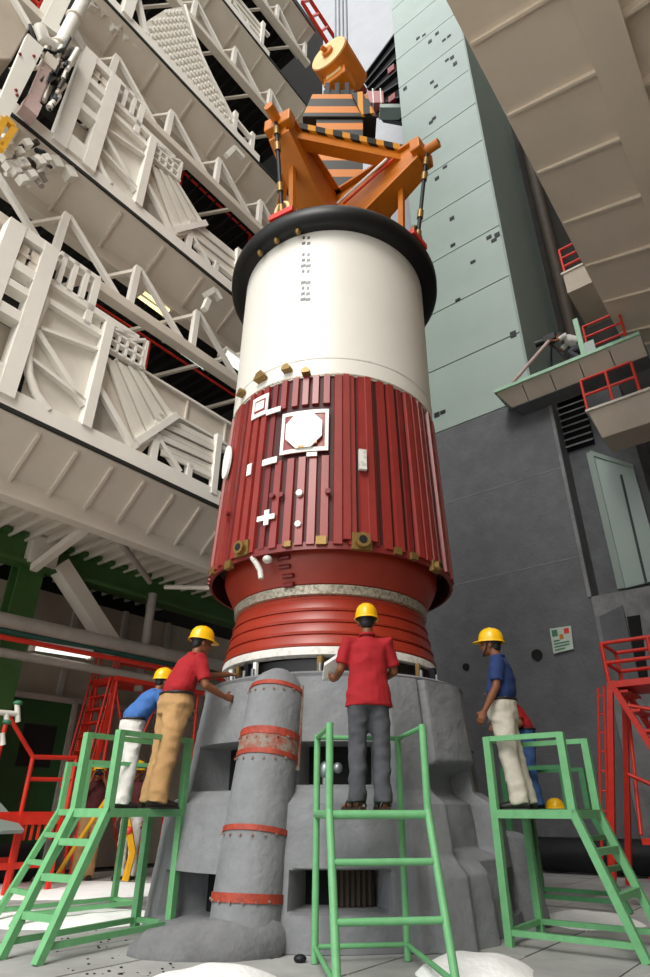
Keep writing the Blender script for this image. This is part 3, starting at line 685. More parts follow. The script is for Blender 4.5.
def strip(a, wd, dep, z0, z1):   # a raised channel along the shroud
    m = MB()
    def rr(z): return 1.545 + (6.25 - z) / (6.25 - 3.66) * .09
    pts = []
    for z in (z0, z1):
        r0 = rr(z) - .01; r1 = rr(z) + dep; h0, h1 = wd / 2 / 1.6, wd * .36 / 1.6
        pts += [CYL(a - h0, r0, z), CYL(a + h0, r0, z), CYL(a + h1, r1, z), CYL(a - h1, r1, z)]
    return m.hexa(pts)
kinds = []
for wd, dep, z0, z1, mm in ((.13, .05, 3.7, 6.2, 'red_corr'), (.10, .028, 3.72, 6.19, 'red_corr_b'), (.12, .045, 3.7, 6.2, 'red_corr'), (.11, .05, 5.72, 6.2, 'red_corr'), (.12, .045, 3.7, 4.9, 'red_corr')):
    o = obj('stringer', strip(0, wd, dep, z0, z1), mm, R); kinds.append(o)
first = [True] * 5
deg = -180.0; i = 0
for k_ in (3, 4): kinds[k_].rotation_euler = (0, 0, math.pi)
seq = [0, 1, 0, 2, 0, 1, 2, 0, 1, 0, 0, 2, 1, 0, 1, 0]
while deg < 179:
    k = seq[i % 16]; o = kinds[k]
    if first[k]: first[k] = False
    else: o = rep(o)
    hatch_gap = -25.5 < deg < -.5 and k in (0, 1, 2)
    if hatch_gap:
        o.data = kinds[4].data
    o.rotation_euler = (0, 0, math.radians(deg))
    if hatch_gap:
        o2 = rep(o, rotz=math.radians(deg)); o2.data = kinds[3].data
    deg += (5.2, 5.6, 4.9, 6.0, 5.3)[(i * 7) % 5]; i += 1
# two heavy channels with the white fitting
for px in (349, 372):
    a, _ = cyl(px, 470, 1.6); obj('channel', strip(a, .11, .08, 3.75, 6.2), 'red_corr', R)
# side channels standing off the skirt
# hatch
def patch(name, a0, a1, z0, z1, m, r=.055, th=.012, parent=None, n=8):
    mb = MB(); f = lambda z: 1.545 + (6.25 - z) / 2.59 * .09 + r
    vs = []
    for th_ in (0, th):
        for z in (z0, z1):
            for k in range(n + 1):
                a = a0 + (a1 - a0) * k / n; vs.append(CYL(a, f(z) + th_, z))
    M = n + 1; fs = []
    for k in range(n):
        fs += [(k, k + 1, M + k + 1, M + k), (2 * M + k, 3 * M + k, 3 * M + k + 1, 2 * M + k + 1), (k, 2 * M + k, 2 * M + k + 1, k + 1), (M + k, M + k + 1, 3 * M + k + 1, 3 * M + k)]
    fs += [(0, M, 3 * M, 2 * M), (n, 2 * M + n, 3 * M + n, M + n)]
    return obj(name, mb.add(vs, fs), m, parent or R)
rad = math.radians
aC, zC = cyl(307.5, 433, 1.61); aL, _ = cyl(285, 435, 1.61); aR, _ = cyl(331, 433, 1.61); zT = cyl(307, 412, 1.61)[1]; zB = cyl(307, 454, 1.61)[1]
hb = patch('hatch_plate', aL, aR, zB, zT, 'red_corr', .045, .02)
for (x0, x1, y0, y1) in ((0, .07, 0, 1), (.93, 1, 0, 1), (0, 1, 0, .09), (0, 1, .91, 1)):
    patch('hatch_border', aL + (aR - aL) * x0, aL + (aR - aL) * x1, zB + (zT - zB) * y0, zB + (zT - zB) * y1, 'white_mark', .064, .012, hb)
m = MB(); f = 1.60 + .08; pts = []
for k in range(8):
    b = math.pi / 8 + k * math.pi / 4; pts.append((aC + math.cos(b) * (aR - aL) * .40, zC + math.sin(b) * (zT - zB) * .45))
vs = [CYL(a, f, z) for a, z in pts] + [CYL(a, f + .02, z) for a, z in pts]
m.add(vs, [tuple(range(8)), tuple(range(15, 7, -1))] + [(k, (k + 1) % 8, 8 + (k + 1) % 8, 8 + k) for k in range(8)])
obj('hatch_cover', m, 'white_mark', hb)
for (dx, dz) in ((.15, -.2), (-.1, -.25), (.22, -.02)): patch('hatch_latch', aC + (aR - aL) * dx, aC + (aR - aL) * (dx + .12), zC + dz - .02, zC + dz + .01, 'gold', .1, .01, hb)
def pxpatch(name, x0, y0, x1, y1, m, r=.06, th=.015, parent=None):
    a0, _ = cyl(x0, (y0 + y1) / 2, 1.62); a1, _ = cyl(x1, (y0 + y1) / 2, 1.62); xm = (x0 + x1) / 2
    return patch(name, a0, a1, cyl(xm, y1, 1.62)[1], cyl(xm, y0, 1.62)[1], m, r, th, parent)
q = pxpatch('marking_plate', 255, 397, 270, 417, 'white_mark')
pxpatch('marking_inset', 257.5, 401, 267.5, 413, 'red_corr', .076, .004, q); pxpatch('marking_inset', 258.5, 403, 266.5, 411, 'white_mark', .081, .004, q)
pxpatch('marking_strip', 269, 409, 283, 414, 'white_mark'); pxpatch('marking_strip', 267, 460, 281, 466, 'white_mark'); pxpatch('marking_strip', 310, 454, 320, 458, 'white_mark')
pxpatch('marking_strip', 252, 466, 256, 477, 'white_mark')
pxpatch('antenna_box', 360, 453, 367, 473, 'white_ring', .08, .05)
pxpatch('cross_mark', 264.5, 518, 281, 523, 'white_mark', .07); pxpatch('cross_mark', 271, 513, 275.5, 528, 'white_mark', .07)
a, z = cyl(232, 464, 1.63); m = MB()
vs = [CYL(a + math.cos(2 * math.pi * k / 20) * .085, 1.665, z + math.sin(2 * math.pi * k / 20) * .26) for k in range(20)]
m.prism(vs, Vector((math.sin(a), -math.cos(a), 0)) * .03); obj('oval_cover', m, 'white_mark', R)
for px, py, rr, mm in ((303, 494, .06, 'white_mark'), (302, 525, .055, 'white_mark'), (331, 492, .05, 'red_corr_b'), (276, 497, .05, 'red_corr_b'), (285, 496, .05, 'red_corr_b'), (232, 515, .05, 'red_corr_b')):
    a, z = cyl(px, py, 1.66); p = CYL(a, 1.66, z); o = obj('fitting', MB().tube([p, CYL(a, 1.7, z)], rr * .7, 10), mm, R, smooth=.8)
# gold brackets
for px, py, s in ((247, 550, .11), (365, 542, .12), (438, 566, .08), (233, 566, .06), (325, 541, .06), (401, 551, .05), (417, 556, .05), (217, 572, .06), (292, 545, .04)):
    a, z = cyl(px, py, 1.66); d = Vector((math.sin(a), -math.cos(a), 0)); x = Vector((math.cos(a), math.sin(a), 0)); p = CYL(a, 1.665, z)
    o = obj('lug_bracket', MB().bar(p - x * s, p + x * s, .06, s * 1.7), 'gold', R)
    if s > .07:
        obj('lug_ring', MB().tube([p + d * .02, p + d * .09], s * .75, 14), 'gold', o, smooth=.8); obj('lug_bore', MB().tube([p + d * .06, p + d * .095], s * .42, 12), 'void', o, smooth=.8)
for px, py, s in ((244, 395, .07), (263, 380, .1), (289, 371, .07), (308, 374, .06)):
    a, z = cyl(px, py, 1.6); d = Vector((math.sin(a), -math.cos(a), 0)); x = Vector((math.cos(a), math.sin(a), 0)); p = CYL(a, 1.575, z)
    m = MB(); m.prism([p - x * s, p + x * s, p + x * s * .3 + Vector((0, 0, s * 1.2)), p - x * s * .6 + Vector((0, 0, s))], d * .09); m.bar(p - x * s * .9 + d * .05, p + x * s * .9 + d * .05, .1, .05)
    obj('casing_bracket', m, 'gold', R)
for px, py in ((258, 262), (275, 248), (297, 235)):
    a, z = cyl(px, py, 1.7); p = CYL(a, 1.68, 9.08); obj('cap_lug', MB().ell(p, (.05, .05, .09)), 'gold', cap, smooth=1)
# printed tick columns on the casing
m = MB()
for k in range(12):
    for px in (303.5, 308.5):
        if (k + int(px)) % 5 == 0: continue
        a, z = cyl(px, 238 + k * 5.6, 1.575); wv = .012 + .006 * (k % 3)
        m.hexa([CYL(a - wv, 1.573, z - .03), CYL(a + wv, 1.573, z - .03), CYL(a + wv, 1.578, z - .03), CYL(a - wv, 1.578, z - .03), CYL(a - wv, 1.573, z + .03), CYL(a + wv, 1.573, z + .03), CYL(a + wv, 1.578, z + .03), CYL(a - wv, 1.578, z + .03)])
o = obj('printed_ticks', m, 'rim_grey', R); o['kind'] = 'stuff'
# nozzle
obj('nozzle_collar', MB().lathe([(1.46, 3.95), (1.45, 3.68), (1.42, 3.6), (1.295, 3.36), (1.25, 3.35)], 128, C8), 'red_core', R, smooth=.5)
obj('metal_band', MB().lathe([(1.25, 3.35), (1.295, 3.345), (1.285, 3.24), (1.24, 3.23)], 128, C8), 'alu_mottled', R, smooth=.5)
prof = [(1.24, 3.24), (1.26, 3.2)]
for k in range(4):
    r0, z0 = 1.27 + k * .026, 3.18 - k * .142
    prof += [(r0 - .02, z0), (r0 - .012, z0 - .01), (r0 + .012, z0 - .105), (r0 + .026, z0 - .12), (r0 + .022, z0 - .138), (r0 - .012, z0 - .14)]
prof += [(1.345, 2.6)]
obj('nozzle_skirt', MB().lathe(prof, 128, C8), 'red_core', R, smooth=.5)
obj('exit_ring', MB().lathe([(1.30, 2.61), (1.365, 2.61), (1.375, 2.58), (1.38, 2.52), (1.30, 2.5)], 128, C8, close=True), 'white_ring', R, smooth=.5)
for k, (x0, y0) in enumerate(((238, 564), (243, 576), (289, 562), (288, 570), (290, 578), (289, 586))):
    if k < 2: continue
    a, z = cyl(x0, y0 - 3, 1.42); obj('mounting_clip', MB().tube([CYL(a - .05, 1.44 - (3.62 - z) * .4, z), CYL(a + .05, 1.44 - (3.62 - z) * .4, z)], .03, 8), 'red_corr_b', R)
a, z = cyl(263, 563, 1.55)
obj('loose_hose', MB().tube([CYL(a - .03, 1.63, 3.66), CYL(a, 1.6, 3.58), CYL(a + .02, 1.56, 3.5), CYL(a + .03, 1.55, 3.4)], .035, 8), 'white_ring', R, smooth=.8)
obj('loose_plug', MB().ell(CYL(a + .1, 1.6, 3.6), (.06, .06, .05)), 'white_ring', R, smooth=1)

R.location.x = -.055; R.rotation_euler = (0, .009, 0)      # hangs a touch off plumb
# ------------------------------------------------------------------ launch pedestal
PR = thing('launch_pedestal', (0, 8, 0), 'massive grey plastered launch pedestal with openings under the rocket nozzle', 'pedestal')
def sm(x, a, b):
    x = min(1, max(0, (x - a) / (b - a))); return x * x * (3 - 2 * x)
OPEN = [(-11.4, 17, 1.24, 1.6), (-10.2, 14, .27, .56), (-62, -33, 1.2, 1.62), (-55, -32, .14, .5), (62, 85, 1.2, 1.6), (60, 84, .15, .5)]
def ped(a, z):
    d = math.degrees(a)
    if z < 1.08: r = 2.02 - .10 * z
    else: r = 1.90 - .17 * sm(z, 1.06, 1.2)
    if z > 1.2: r = 1.73 - .12 * (z - 1.2)
    r += .09 * sm(d, 17, 20) * (1 - sm(d, 31, 34)) * (1 - .3 * sm(z, .8, 1.6))            # buttress
    r += .15 * sm(d, 23, 25) * (1 - sm(d, 41, 44)) * (1 - sm(z, .5, .68))                # its stepped foot
    r += .08 * sm(d, 33, 35) * (1 - sm(d, 57, 59)) * sm(z, 1.36, 1.48)                   # overhang on the right
    r -= .2 * sm(d, 32, 36) * (1 - sm(d, 56, 58)) * sm(z, .6, .7) * (1 - sm(z, 1.3, 1.44))
    r += .1 * sm(d, 150, 154) * (1 - sm(d, 176, 179))
    for a0, a1, z0, z1 in OPEN:
        e = .8
        r -= .5 * sm(d, a0 - e, a0 + e) * (1 - sm(d, a1 - e, a1 + e)) * sm(z, z0 - .012, z0 + .012) * (1 - sm(z, z1 - .012, z1 + .012))
    r += .012 * noise.noise(Vector((a * 3, z * 2, 1))) + .006 * noise.noise(Vector((a * 11, z * 7, 4)))
    return r
NA, NZ = 540, 170
m = MB(); vs = []
for j in range(NZ + 1):
    z = 2.25 * j / NZ
    for i in range(NA):
        a = -math.pi + 2 * math.pi * i / NA; vs.append(CYL(a, ped(a, z), z))
fs = [(j * NA + i, j * NA + (i + 1) % NA, (j + 1) * NA + (i + 1) % NA, (j + 1) * NA + i) for j in range(NZ) for i in range(NA)]
top = len(vs); vs.append(Vector((0, 8, 2.25)))
fs += [(NZ * NA + i, NZ * NA + (i + 1) % NA, top) for i in range(NA)]
body = obj('pedestal_body', m.add(vs, fs), 'concrete', PR, smooth=.7)
# black sheets painting the shade at the back of the openings
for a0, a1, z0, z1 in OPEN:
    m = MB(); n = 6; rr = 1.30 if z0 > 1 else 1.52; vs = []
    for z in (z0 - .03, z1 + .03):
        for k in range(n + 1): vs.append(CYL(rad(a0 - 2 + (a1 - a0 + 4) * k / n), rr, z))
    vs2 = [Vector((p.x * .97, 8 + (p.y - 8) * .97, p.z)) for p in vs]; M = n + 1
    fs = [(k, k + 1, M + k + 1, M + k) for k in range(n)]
    o = obj('opening_shade', MB().add([p + Vector((math.sin(math.atan2(p.x, 8 - p.y)), -math.cos(math.atan2(p.x, 8 - p.y)), 0)) * .02 for p in vs], fs), 'void', PR)
a0, a1, z0, z1 = OPEN[1]
for k in range(7):
    a = rad(1 + k * 1.7); obj('grille_slat', MB().bar(CYL(a, 1.66, .28), CYL(a, 1.66, .56), .05, .06), 'brown_pipe', PR)
p = CYL(rad(-3), 1.62, 1.36)
obj('interior_valve', MB().ell(p, (.06, .06, .08)).ell(p + Vector((.12, 0, .02)), (.05, .05, .05)).tube([p, p + Vector((0, 0, -.14))], .03), 'steel', PR, smooth=1)
obj('top_ring', MB().lathe([(1.2, 2.24), (1.60, 2.24), (1.62, 2.28), (1.56, 2.31), (1.2, 2.3)], 96, C8, close=True), 'concrete', PR, smooth=.6)
obj('shade_drum', MB().lathe([(1.28, 2.28), (1.31, 2.3), (1.31, 2.49), (1.26, 2.5)], 96, C8), 'black_rubber', PR, smooth=.6)  # black drum painting the shade in the gap under the exit ring
for k, dg in enumerate((-62, -54, -46, -40, -6, 8, 24, 44, 58)):
    a = rad(dg); s = .03 if k % 2 else .04
    o = obj('clamp_block', MB().bar(CYL(a, 1.38, 2.29), CYL(a, 1.38, 2.5), s * 1.6, s * 1.3), 'gold' if k % 3 == 1 else 'white_mark' if k % 3 == 0 else 'dark_steel', PR)
    obj('clamp_bolt', MB().tube([CYL(a, 1.42, 2.3), CYL(a, 1.42, 2.42)], .022, 8), 'steel', o, smooth=.8)
# duct cover running up the front
aD = rad(-21.5)
def dpt(r, z): return CYL(aD, r, z)
ctr = [dpt(2.02, 0), dpt(1.98, .4), dpt(1.88, .9), dpt(1.77, 1.4), dpt(1.68, 1.8), dpt(1.63, 2.05), dpt(1.60, 2.16), dpt(1.58, 2.25), dpt(1.57, 2.31), dpt(1.56, 2.34)]
rr = [.31, .305, .3, .295, .29, .285, .26, .2, .11, .02]
obj('duct_cover', MB().tube(ctr, rr, 32), 'concrete', PR, smooth=.8)
def hoop(z0, z1, mm, name='steel_band', grow=.012):
    def path(z):
        for i in range(len(ctr) - 1):
            if ctr[i].z <= z <= ctr[i + 1].z:
                f = (z - ctr[i].z) / (ctr[i + 1].z - ctr[i].z); return ctr[i].lerp(ctr[i + 1], f), rr[i] * (1 - f) + rr[i + 1] * f
    (p, r0), (q, r1) = path(z0), path(z1)
    o = obj(name, MB().tube([p, q], [r0 + grow, r1 + grow], 32), mm, PR, smooth=.8)
    if name == 'steel_band':
        for k in range(7):
            b = rad(-60 + k * 20) + aD; c = (p + q) / 2 + Vector((math.sin(b), -math.cos(b), 0)) * (r0 + grow); d = Vector((math.sin(b), -math.cos(b), 0))
            obj('band_bolt', MB().tube([c, c + d * .012], .012, 6), 'rust_mix', o)
def zat(py): # height on the front of the duct for a picture row
    best = min(((abs(proj_y(dpt(2.02 - .205 * k / 100 - .31 * 0, 2.2 * k / 100) + Vector((math.sin(aD), -math.cos(aD), 0)) * .29) - py), 2.2 * k / 100) for k in range(100))); return best[1]
def proj_y(p):
    z = p.z - EYE; d = p.y * CP + z * SP; return CY - F * (-p.y * SP + z * CP) / d
for y0, y1 in ((688, 682), (739, 731), (759, 753), (838, 831), (908, 898)):
    hoop(zat(y0), zat(y1), 'rust_red')
hoop(zat(753), zat(739), 'rust_mix', 'rusted_joint', .006)
m = MB(); a2 = aD + .165
m.tube([CYL(a2, 1.72, 1.35), CYL(a2 - .0, 1.66, 1.75), CYL(a2, 1.6, 2.15)], .035, 8); obj('rust_edge', m, 'rust_mix', PR, smooth=.8)
# rounded kerb at the duct's foot
m = MB(); k1 = atz(150, 955); k2 = atz(285, 958)
pts = [Vector((-1.62, 6.02, .0)), Vector((-1.5, 5.98, .02)), Vector((-1.2, 5.93, .04)), Vector((-.8, 5.93, .06)), Vector((-.58, 6.02, .07)), Vector((-.5, 6.3, .07))]
m.tube(pts, [.08, .15, .19, .2, .2, .19], 20)
obj('kerb', m, 'concrete_rough', PR, smooth=.9)
# angular block at the right
m = MB(); c = CYL(rad(70), 2.05, 0)
obj('side_block', MB().hexa([(1.72, 7.35, 0), (2.15, 7.2, 0), (2.25, 7.9, 0), (1.8, 7.9, 0), (1.7, 7.35, .85), (2.02, 7.25, .8), (2.1, 7.9, .8), (1.75, 7.9, .85)]), 'concrete', PR, bevel=.05)
tt = tag(obj('rubble_lump', MB().ell(atz(365, 938) + Vector((0, .1, .02)), (.07, .05, .035)), 'rust_red', smooth=1), 'small reddish lump of debris at the foot of the pedestal grille', 'debris')
tt = tag(obj('rubble_lump', MB().ell(atz(300, 962) + Vector((0, 0, .02)), (.05, .04, .03)), 'dark_steel', smooth=1), 'small dark lump of debris by the duct foot', 'debris')

# ------------------------------------------------------------------ lifting spreader and hook
SPD = thing('lifting_spreader', (0, 8, 9.45), 'orange cross-shaped lifting spreader with striped tie beam above the black cap', 'lifting beam')
zS = 11.55; angs = (-28, 52, 152, 232); RE = 2.02
ends = []
for k, dg in enumerate(angs):
    a = rad(dg); d = Vector((math.sin(a), -math.cos(a), 0)); x = Vector((math.cos(a), math.sin(a), 0)); c = Vector((0, 8, zS))
    e = c + d * RE; ends.append(e)
    def sec(p, w2, z0, z1): return [p - x * w2 + Vector((0, 0, z0)), p + x * w2 + Vector((0, 0, z0)), p + x * w2 + Vector((0, 0, z1)), p - x * w2 + Vector((0, 0, z1))]
    s0, s1 = sec(c, .2, -1.3, .2), sec(e, .14, -.28, .2)
    obj('arm', MB().hexa([s0[0], s0[1], s1[1], s1[0], s0[3], s0[2], s1[2], s1[3]]), 'orange', SPD, bevel=.015)
    for z in (-.02, .2):
        zz0 = -1.3 if z < 0 else .2; zz1 = -.28 if z < 0 else .2
        q = [c - x * .3 + Vector((0, 0, zz0)), c + x * .3 + Vector((0, 0, zz0)), e + x * .2 + Vector((0, 0, zz1)), e - x * .2 + Vector((0, 0, zz1))]
        obj('arm_flange', MB().prism(q, Vector((0, 0, .05 if z > 0 else -.05))), 'orange', SPD)
    obj('end_yoke', MB().bar(e - x * .26, e + x * .26, .2, .3), 'orange', SPD, bevel=.02)
    obj('end_pin', MB().tube([e - d * .1, e + d * .36], .085, 12), 'orange', SPD, smooth=.8)
    b = Vector((e.x, e.y, 9.45)); b = Vector((0, 8, 9.45)) + d * 1.78; tp = e + d * .1 + Vector((0, 0, -.1))
    rod = obj('rod', MB().tube([tp, b], .035, 10), 'dark_steel', SPD, smooth=.8)
    for f, m_ in ((.1, 'gold'), (.28, 'gold'), (.72, 'gold'), (.95, 'gold')):
        p = tp.lerp(b, f); u_ = (b - tp).normalized(); obj('rod_coupling', MB().tube([p - u_ * .09, p + u_ * .08], .055, 10), m_, rod, smooth=.8)
    ring = [b + x * .12 * math.cos(2 * math.pi * j / 14) + Vector((0, 0, .13 + .16 * math.sin(2 * math.pi * j / 14))) for j in range(14)]
    obj('shackle', MB().tube(ring, .035, 8, closed=True), 'gold' if k else 'orange_cream', rod, smooth=.8)
    obj('anchor_lug', MB().bar(b - x * .22, b + x * .22, .12, .12), 'red_paint', SPD, bevel=.01)
def tie(p, q, name, mt, wd=.22, ht=.24): return obj(name, MB().bar(p, q, wd, ht), mt, SPD)
c = Vector((0, 8, zS))
tie(c.lerp(ends[0], .82) + Vector((0, 0, .12)), c.lerp(ends[1], .82) + Vector((0, 0, .12)), 'tie_beam', 'orange')
hz = tie(c.lerp(ends[0], .84) + Vector((0, 0, .3)), c.lerp(ends[1], .84) + Vector((0, 0, .3)), 'striped_tie', 'hazard', .26, .16)
tie(c.lerp(ends[2], .82) + Vector((0, 0, .12)), c.lerp(ends[3], .82) + Vector((0, 0, .12)), 'tie_beam', 'orange')
tie(c.lerp(ends[1], .82) + Vector((0, 0, .12)), c.lerp(ends[2], .82) + Vector((0, 0, .12)), 'tie_beam', 'orange', .15)
tie(c.lerp(ends[0], .82) + Vector((0, 0, .12)), c.lerp(ends[3], .82) + Vector((0, 0, .12)), 'tie_beam', 'orange', .15)
d = Vector((math.sin(rad(52)), -math.cos(rad(52)), 0))
for off in (.0, .12): obj('tool_rod', MB().tube([c + d * .35 + Vector((-.1 - off, -.35, -.45)), c + d * 1.5 + Vector((-.1 - off, -.3, -.1))], .025, 8), 'white_mark' if off else 'red_paint', SPD, smooth=.8)
# strut pair under the right and left arms
for k in (0, 1):
    e = c.lerp(ends[k], .78); obj('drop_strut', MB().bar(e + Vector((0, 0, -.2)), Vector((e.x * .95, e.y + .25, 9.5)), .1, .08), 'orange', SPD)
# hook block
HB = thing('hook_block', (.1, 8.0, 12.0), 'black and orange striped crane hook block above the orange spreader', 'crane hook')
def fr(w0, w1, z0, z1, cx=.12, cy=8.0, dp=.45): return MB().hexa([(cx - w0, cy - dp, z0), (cx + w0, cy - dp, z0), (cx + w0, cy + dp, z0), (cx - w0, cy + dp, z0), (cx - w1, cy - dp, z1), (cx + w1, cy - dp, z1), (cx + w1, cy + dp, z1), (cx - w1, cy + dp, z1)])
obj('lower_frame', fr(.45, .5, 11.85, 14.1, dp=.4), 'hazard_v', HB)
obj('side_plates', fr(.8, .6, 14.1, 14.95), 'hazard_v', HB, bevel=.02)
obj('corner_stripe', MB().bar((.72, 7.52, 14.1), (.5, 7.52, 14.9), .25, .06, up=(0, 1, 0)), 'hazard', HB)
obj('swivel', fr(.36, .36, 14.95, 15.3, dp=.36), 'dark_steel', HB, bevel=.03)
for k in range(3): obj('swivel_rib', MB().box((-.2 + k * .22, 7.58, 14.95), (-.1 + k * .22, 7.66, 15.45)), 'dark_steel', HB)
obj('hook_shank', MB().tube([(.14, 8, 15.25), (.14, 8, 15.6)], .14, 14), 'red_corr', HB, smooth=.8)
obj('hook_bow', MB().tube([Vector((.14 + .2 * math.cos(rad(k * 24 - 50)), 8, 15.75 + .22 * math.sin(rad(k * 24 - 50)))) for k in range(14)], .09, 10), 'red_corr', HB, smooth=.8)
DR = thing('crane_drum', (.35, 8.0, 15.6), 'thick orange cylindrical crane drum with cream end face, hung on cables', 'crane drum')
p, q = atz(329, 54, 16.4), atz(350, 87, 16.4); q = p + (q - p) * 1.0; ax = (q - p).normalized()
obj('drum', MB().tube([p, q], .48, 40), 'orange', DR, smooth=.8)
obj('end_face', MB().tube([p - ax * .03, p], .46, 40), 'orange_cream', DR, smooth=.8)
obj('face_boss', MB().tube([p - ax * .1, p], .14, 16), 'orange', DR, smooth=.8); obj('face_slot', MB().bar(p - ax * .05 + Vector((.15, .1, 0)), p - ax * .05 + Vector((-.15, -.1, 0)), .1, .05), 'orange', DR)
obj('end_collar', MB().tube([q, q + ax * .3], .3, 24), 'red_corr', DR, smooth=.8)
mid = (p + q) / 2; sd = ax.cross(Vector((0, 0, 1)))
obj('saddle', MB().bar(mid + Vector((0, 0, -.55)) - sd * .3, mid + Vector((0, 0, -.55)) + sd * .3, .5, .35), 'orange', DR, bevel=.03)
obj('saddle_label', MB().bar(mid + Vector((0, 0, -.5)) - sd * .2 - ax * .26, mid + Vector((0, 0, -.5)) + sd * .2 - ax * .26, .02, .16), 'orange_cream', DR)
for k in range(4): 
    b = p.lerp(q, .3 + .2 * k) + Vector((0, 0, .4)); obj('cable', MB().tube([b, b + Vector((0, 0, 28))], .03, 6), 'steel', DR)
t = thing('upper_crane_box', PU(374, 110, 15.5), 'red and dark machinery box partly hidden behind the orange drum', 'machinery')
m = MB(); a = PU(374, 100, 15.5); obj('box', MB().box(a + Vector((-.35, -.2, -.6)), a + Vector((.5, .6, .5))), 'red_corr', t, bevel=.03)
obj('frame', MB().box(a + Vector((-.1, -.26, -.7)), a + Vector((-.04, .6, .6))).box(a + Vector((.3, -.26, -.7)), a + Vector((.36, .6, .6))), 'white_ring', t)
a = PU(392, 105, 15.3); obj('grey_bracket', MB().box(a + Vector((-.6, 0, -.2)), a + Vector((.5, .6, .1))), 'clad_side', t)
# ------------------------------------------------------------------ green work stands
def stand(x, y, th, Wd, L, hr, zp, S, label, group=None, rnd=False, m='ladder_green', rungs=2, bar=.055, rearbar=True):
    d = Vector((math.sin(th), math.cos(th), 0)); wv = Vector((d.y, -d.x, 0)); c0 = Vector((x, y, 0))
    A, B_ = c0 - wv * Wd / 2, c0 + wv * Wd / 2; C_, D_ = B_ + d * L, A + d * L
    t = thing('work_stand', c0 + d * L / 2, label, 'work stand', group)
    Z = lambda z: Vector((0, 0, z))
    def piece(name, p, q, s=1.0):
        if rnd: return obj(name, MB().tube([p, q], bar * .5 * s, 12), m, t, smooth=.8)
        return obj(name, MB().bar(p, q, bar * s, bar * s, up=d), m, t)
    for P in (C_, D_): piece('rear_post', P, P + Z(zp + hr))
    for P in (A, B_):
        piece('front_post', P + Z(zp - .02), P + Z(zp + hr)); piece('stringer', P - d * S, P + Z(zp))
    for h in (zp + hr - .02,):
        piece('side_rail', A + Z(h), D_ + Z(h), .7); piece('side_rail', B_ + Z(h), C_ + Z(h), .7)
        if rearbar: piece('rear_rail', D_ + Z(h), C_ + Z(h), .7)
    for p, q in ((A, B_), (B_, C_), (C_, D_), (D_, A)): piece('deck_beam', p + Z(zp - .03), q + Z(zp - .03), 1.05)
    obj('deck_plate', MB().prism([p + Z(zp - .012) for p in (A, B_, C_, D_)], Z(.012)), 'ladder_dark', t)
    for k in range(1, rungs + 1):
        f = k * (.305 if rungs == 2 else .245); o = d * S * f
        piece('rung', A - o + Z(zp * (1 - f)), B_ - o + Z(zp * (1 - f)), .8)
    f = .9
    piece('base_bar', A - d * S * f + Z(zp * (1 - f)), D_ + Z(.1), .65); piece('base_bar', B_ - d * S * f + Z(zp * (1 - f)), C_ + Z(.1), .65)
    piece('base_bar', D_ + Z(.1), C_ + Z(.1), .65)
    return t
stand(.325, 4.904, -.135, .722, .843, .583, 1.022, .42, 'round-tube green work stand carrying the man in red shirt and grey trousers', rnd=True, bar=.056)
stand(-2.175, 6.104, .53, .44, .92, .65, 1.03, .45, 'green work stand carrying the man in khaki trousers', rungs=3, bar=.066)
stand(2.285, 6.183, -.928, .737, .712, .63, 1.02, .37, 'green work stand carrying the man in navy shirt and stone trousers', rungs=2, bar=.066)
stand(-3.0, 7.75, .75, .5, .85, .5, 1.03, .5, 'green work stand carrying the man in light blue shirt', rungs=3, bar=.06)
stand(3.15, 8.75, -.9, .75, .8, .5, 1.03, .5, 'green work stand with a yellow helmet on its deck, behind the navy-shirted man', m='ladder_dark', bar=.07)

# ------------------------------------------------------------------ people
DG = bpy.context.evaluated_depsgraph_get
def remesh(mb, name, vox, org, disp=None, sm_it=2):
    me = mesh_of(name + '_raw', mb); o = bpy.data.objects.new(name + '_raw', me); COL.objects.link(o)
    r = o.modifiers.new('r', 'REMESH'); r.mode = 'VOXEL'; r.voxel_size = vox; r.use_smooth_shade = True
    s = o.modifiers.new('s', 'SMOOTH'); s.iterations = sm_it; s.factor = .5
    bpy.context.view_layer.update()
    out = bpy.data.meshes.new_from_object(o.evaluated_get(DG())); bpy.data.objects.remove(o); bpy.data.meshes.remove(me)
    if disp:
        ns = [v.normal.copy() for v in out.vertices]
        for v, n in zip(out.vertices, ns): v.co += n * disp(v.co)
    for v in out.vertices: v.co -= org
    for p in out.polygons: p.use_smooth = True
    out.name = name; out.materials.clear(); return out
def fold(amp, sx, sz, seed):
    def f(p):
        q = Vector((p.x * sx + seed, p.y * sx, p.z * sz)); n1 = noise.noise(q); n2 = noise.noise(q * 2.3 + Vector((9, 3, seed)))
        return amp * (abs(n1) * -1.6 + .35) + amp * .5 * n2
    return f
BASE = dict(pel=(0, 0, .93), ch=(0, .0, 1.22), nk=(0, -.01, 1.43), hd=(0, .03, 1.58), hipL=(-.09, 0, .90), hipR=(.09, 0, .90), knL=(-.1, .02, .49), knR=(.1, .02, .49), anL=(-.1, -.02, .08), anR=(.1, -.02, .08),
            shL=(-.18, -.01, 1.385), shR=(.18, -.01, 1.385), elL=(-.235, -.03, 1.1), elR=(.235, -.03, 1.1), wrL=(-.245, .05, .86), wrR=(.245, .05, .86))
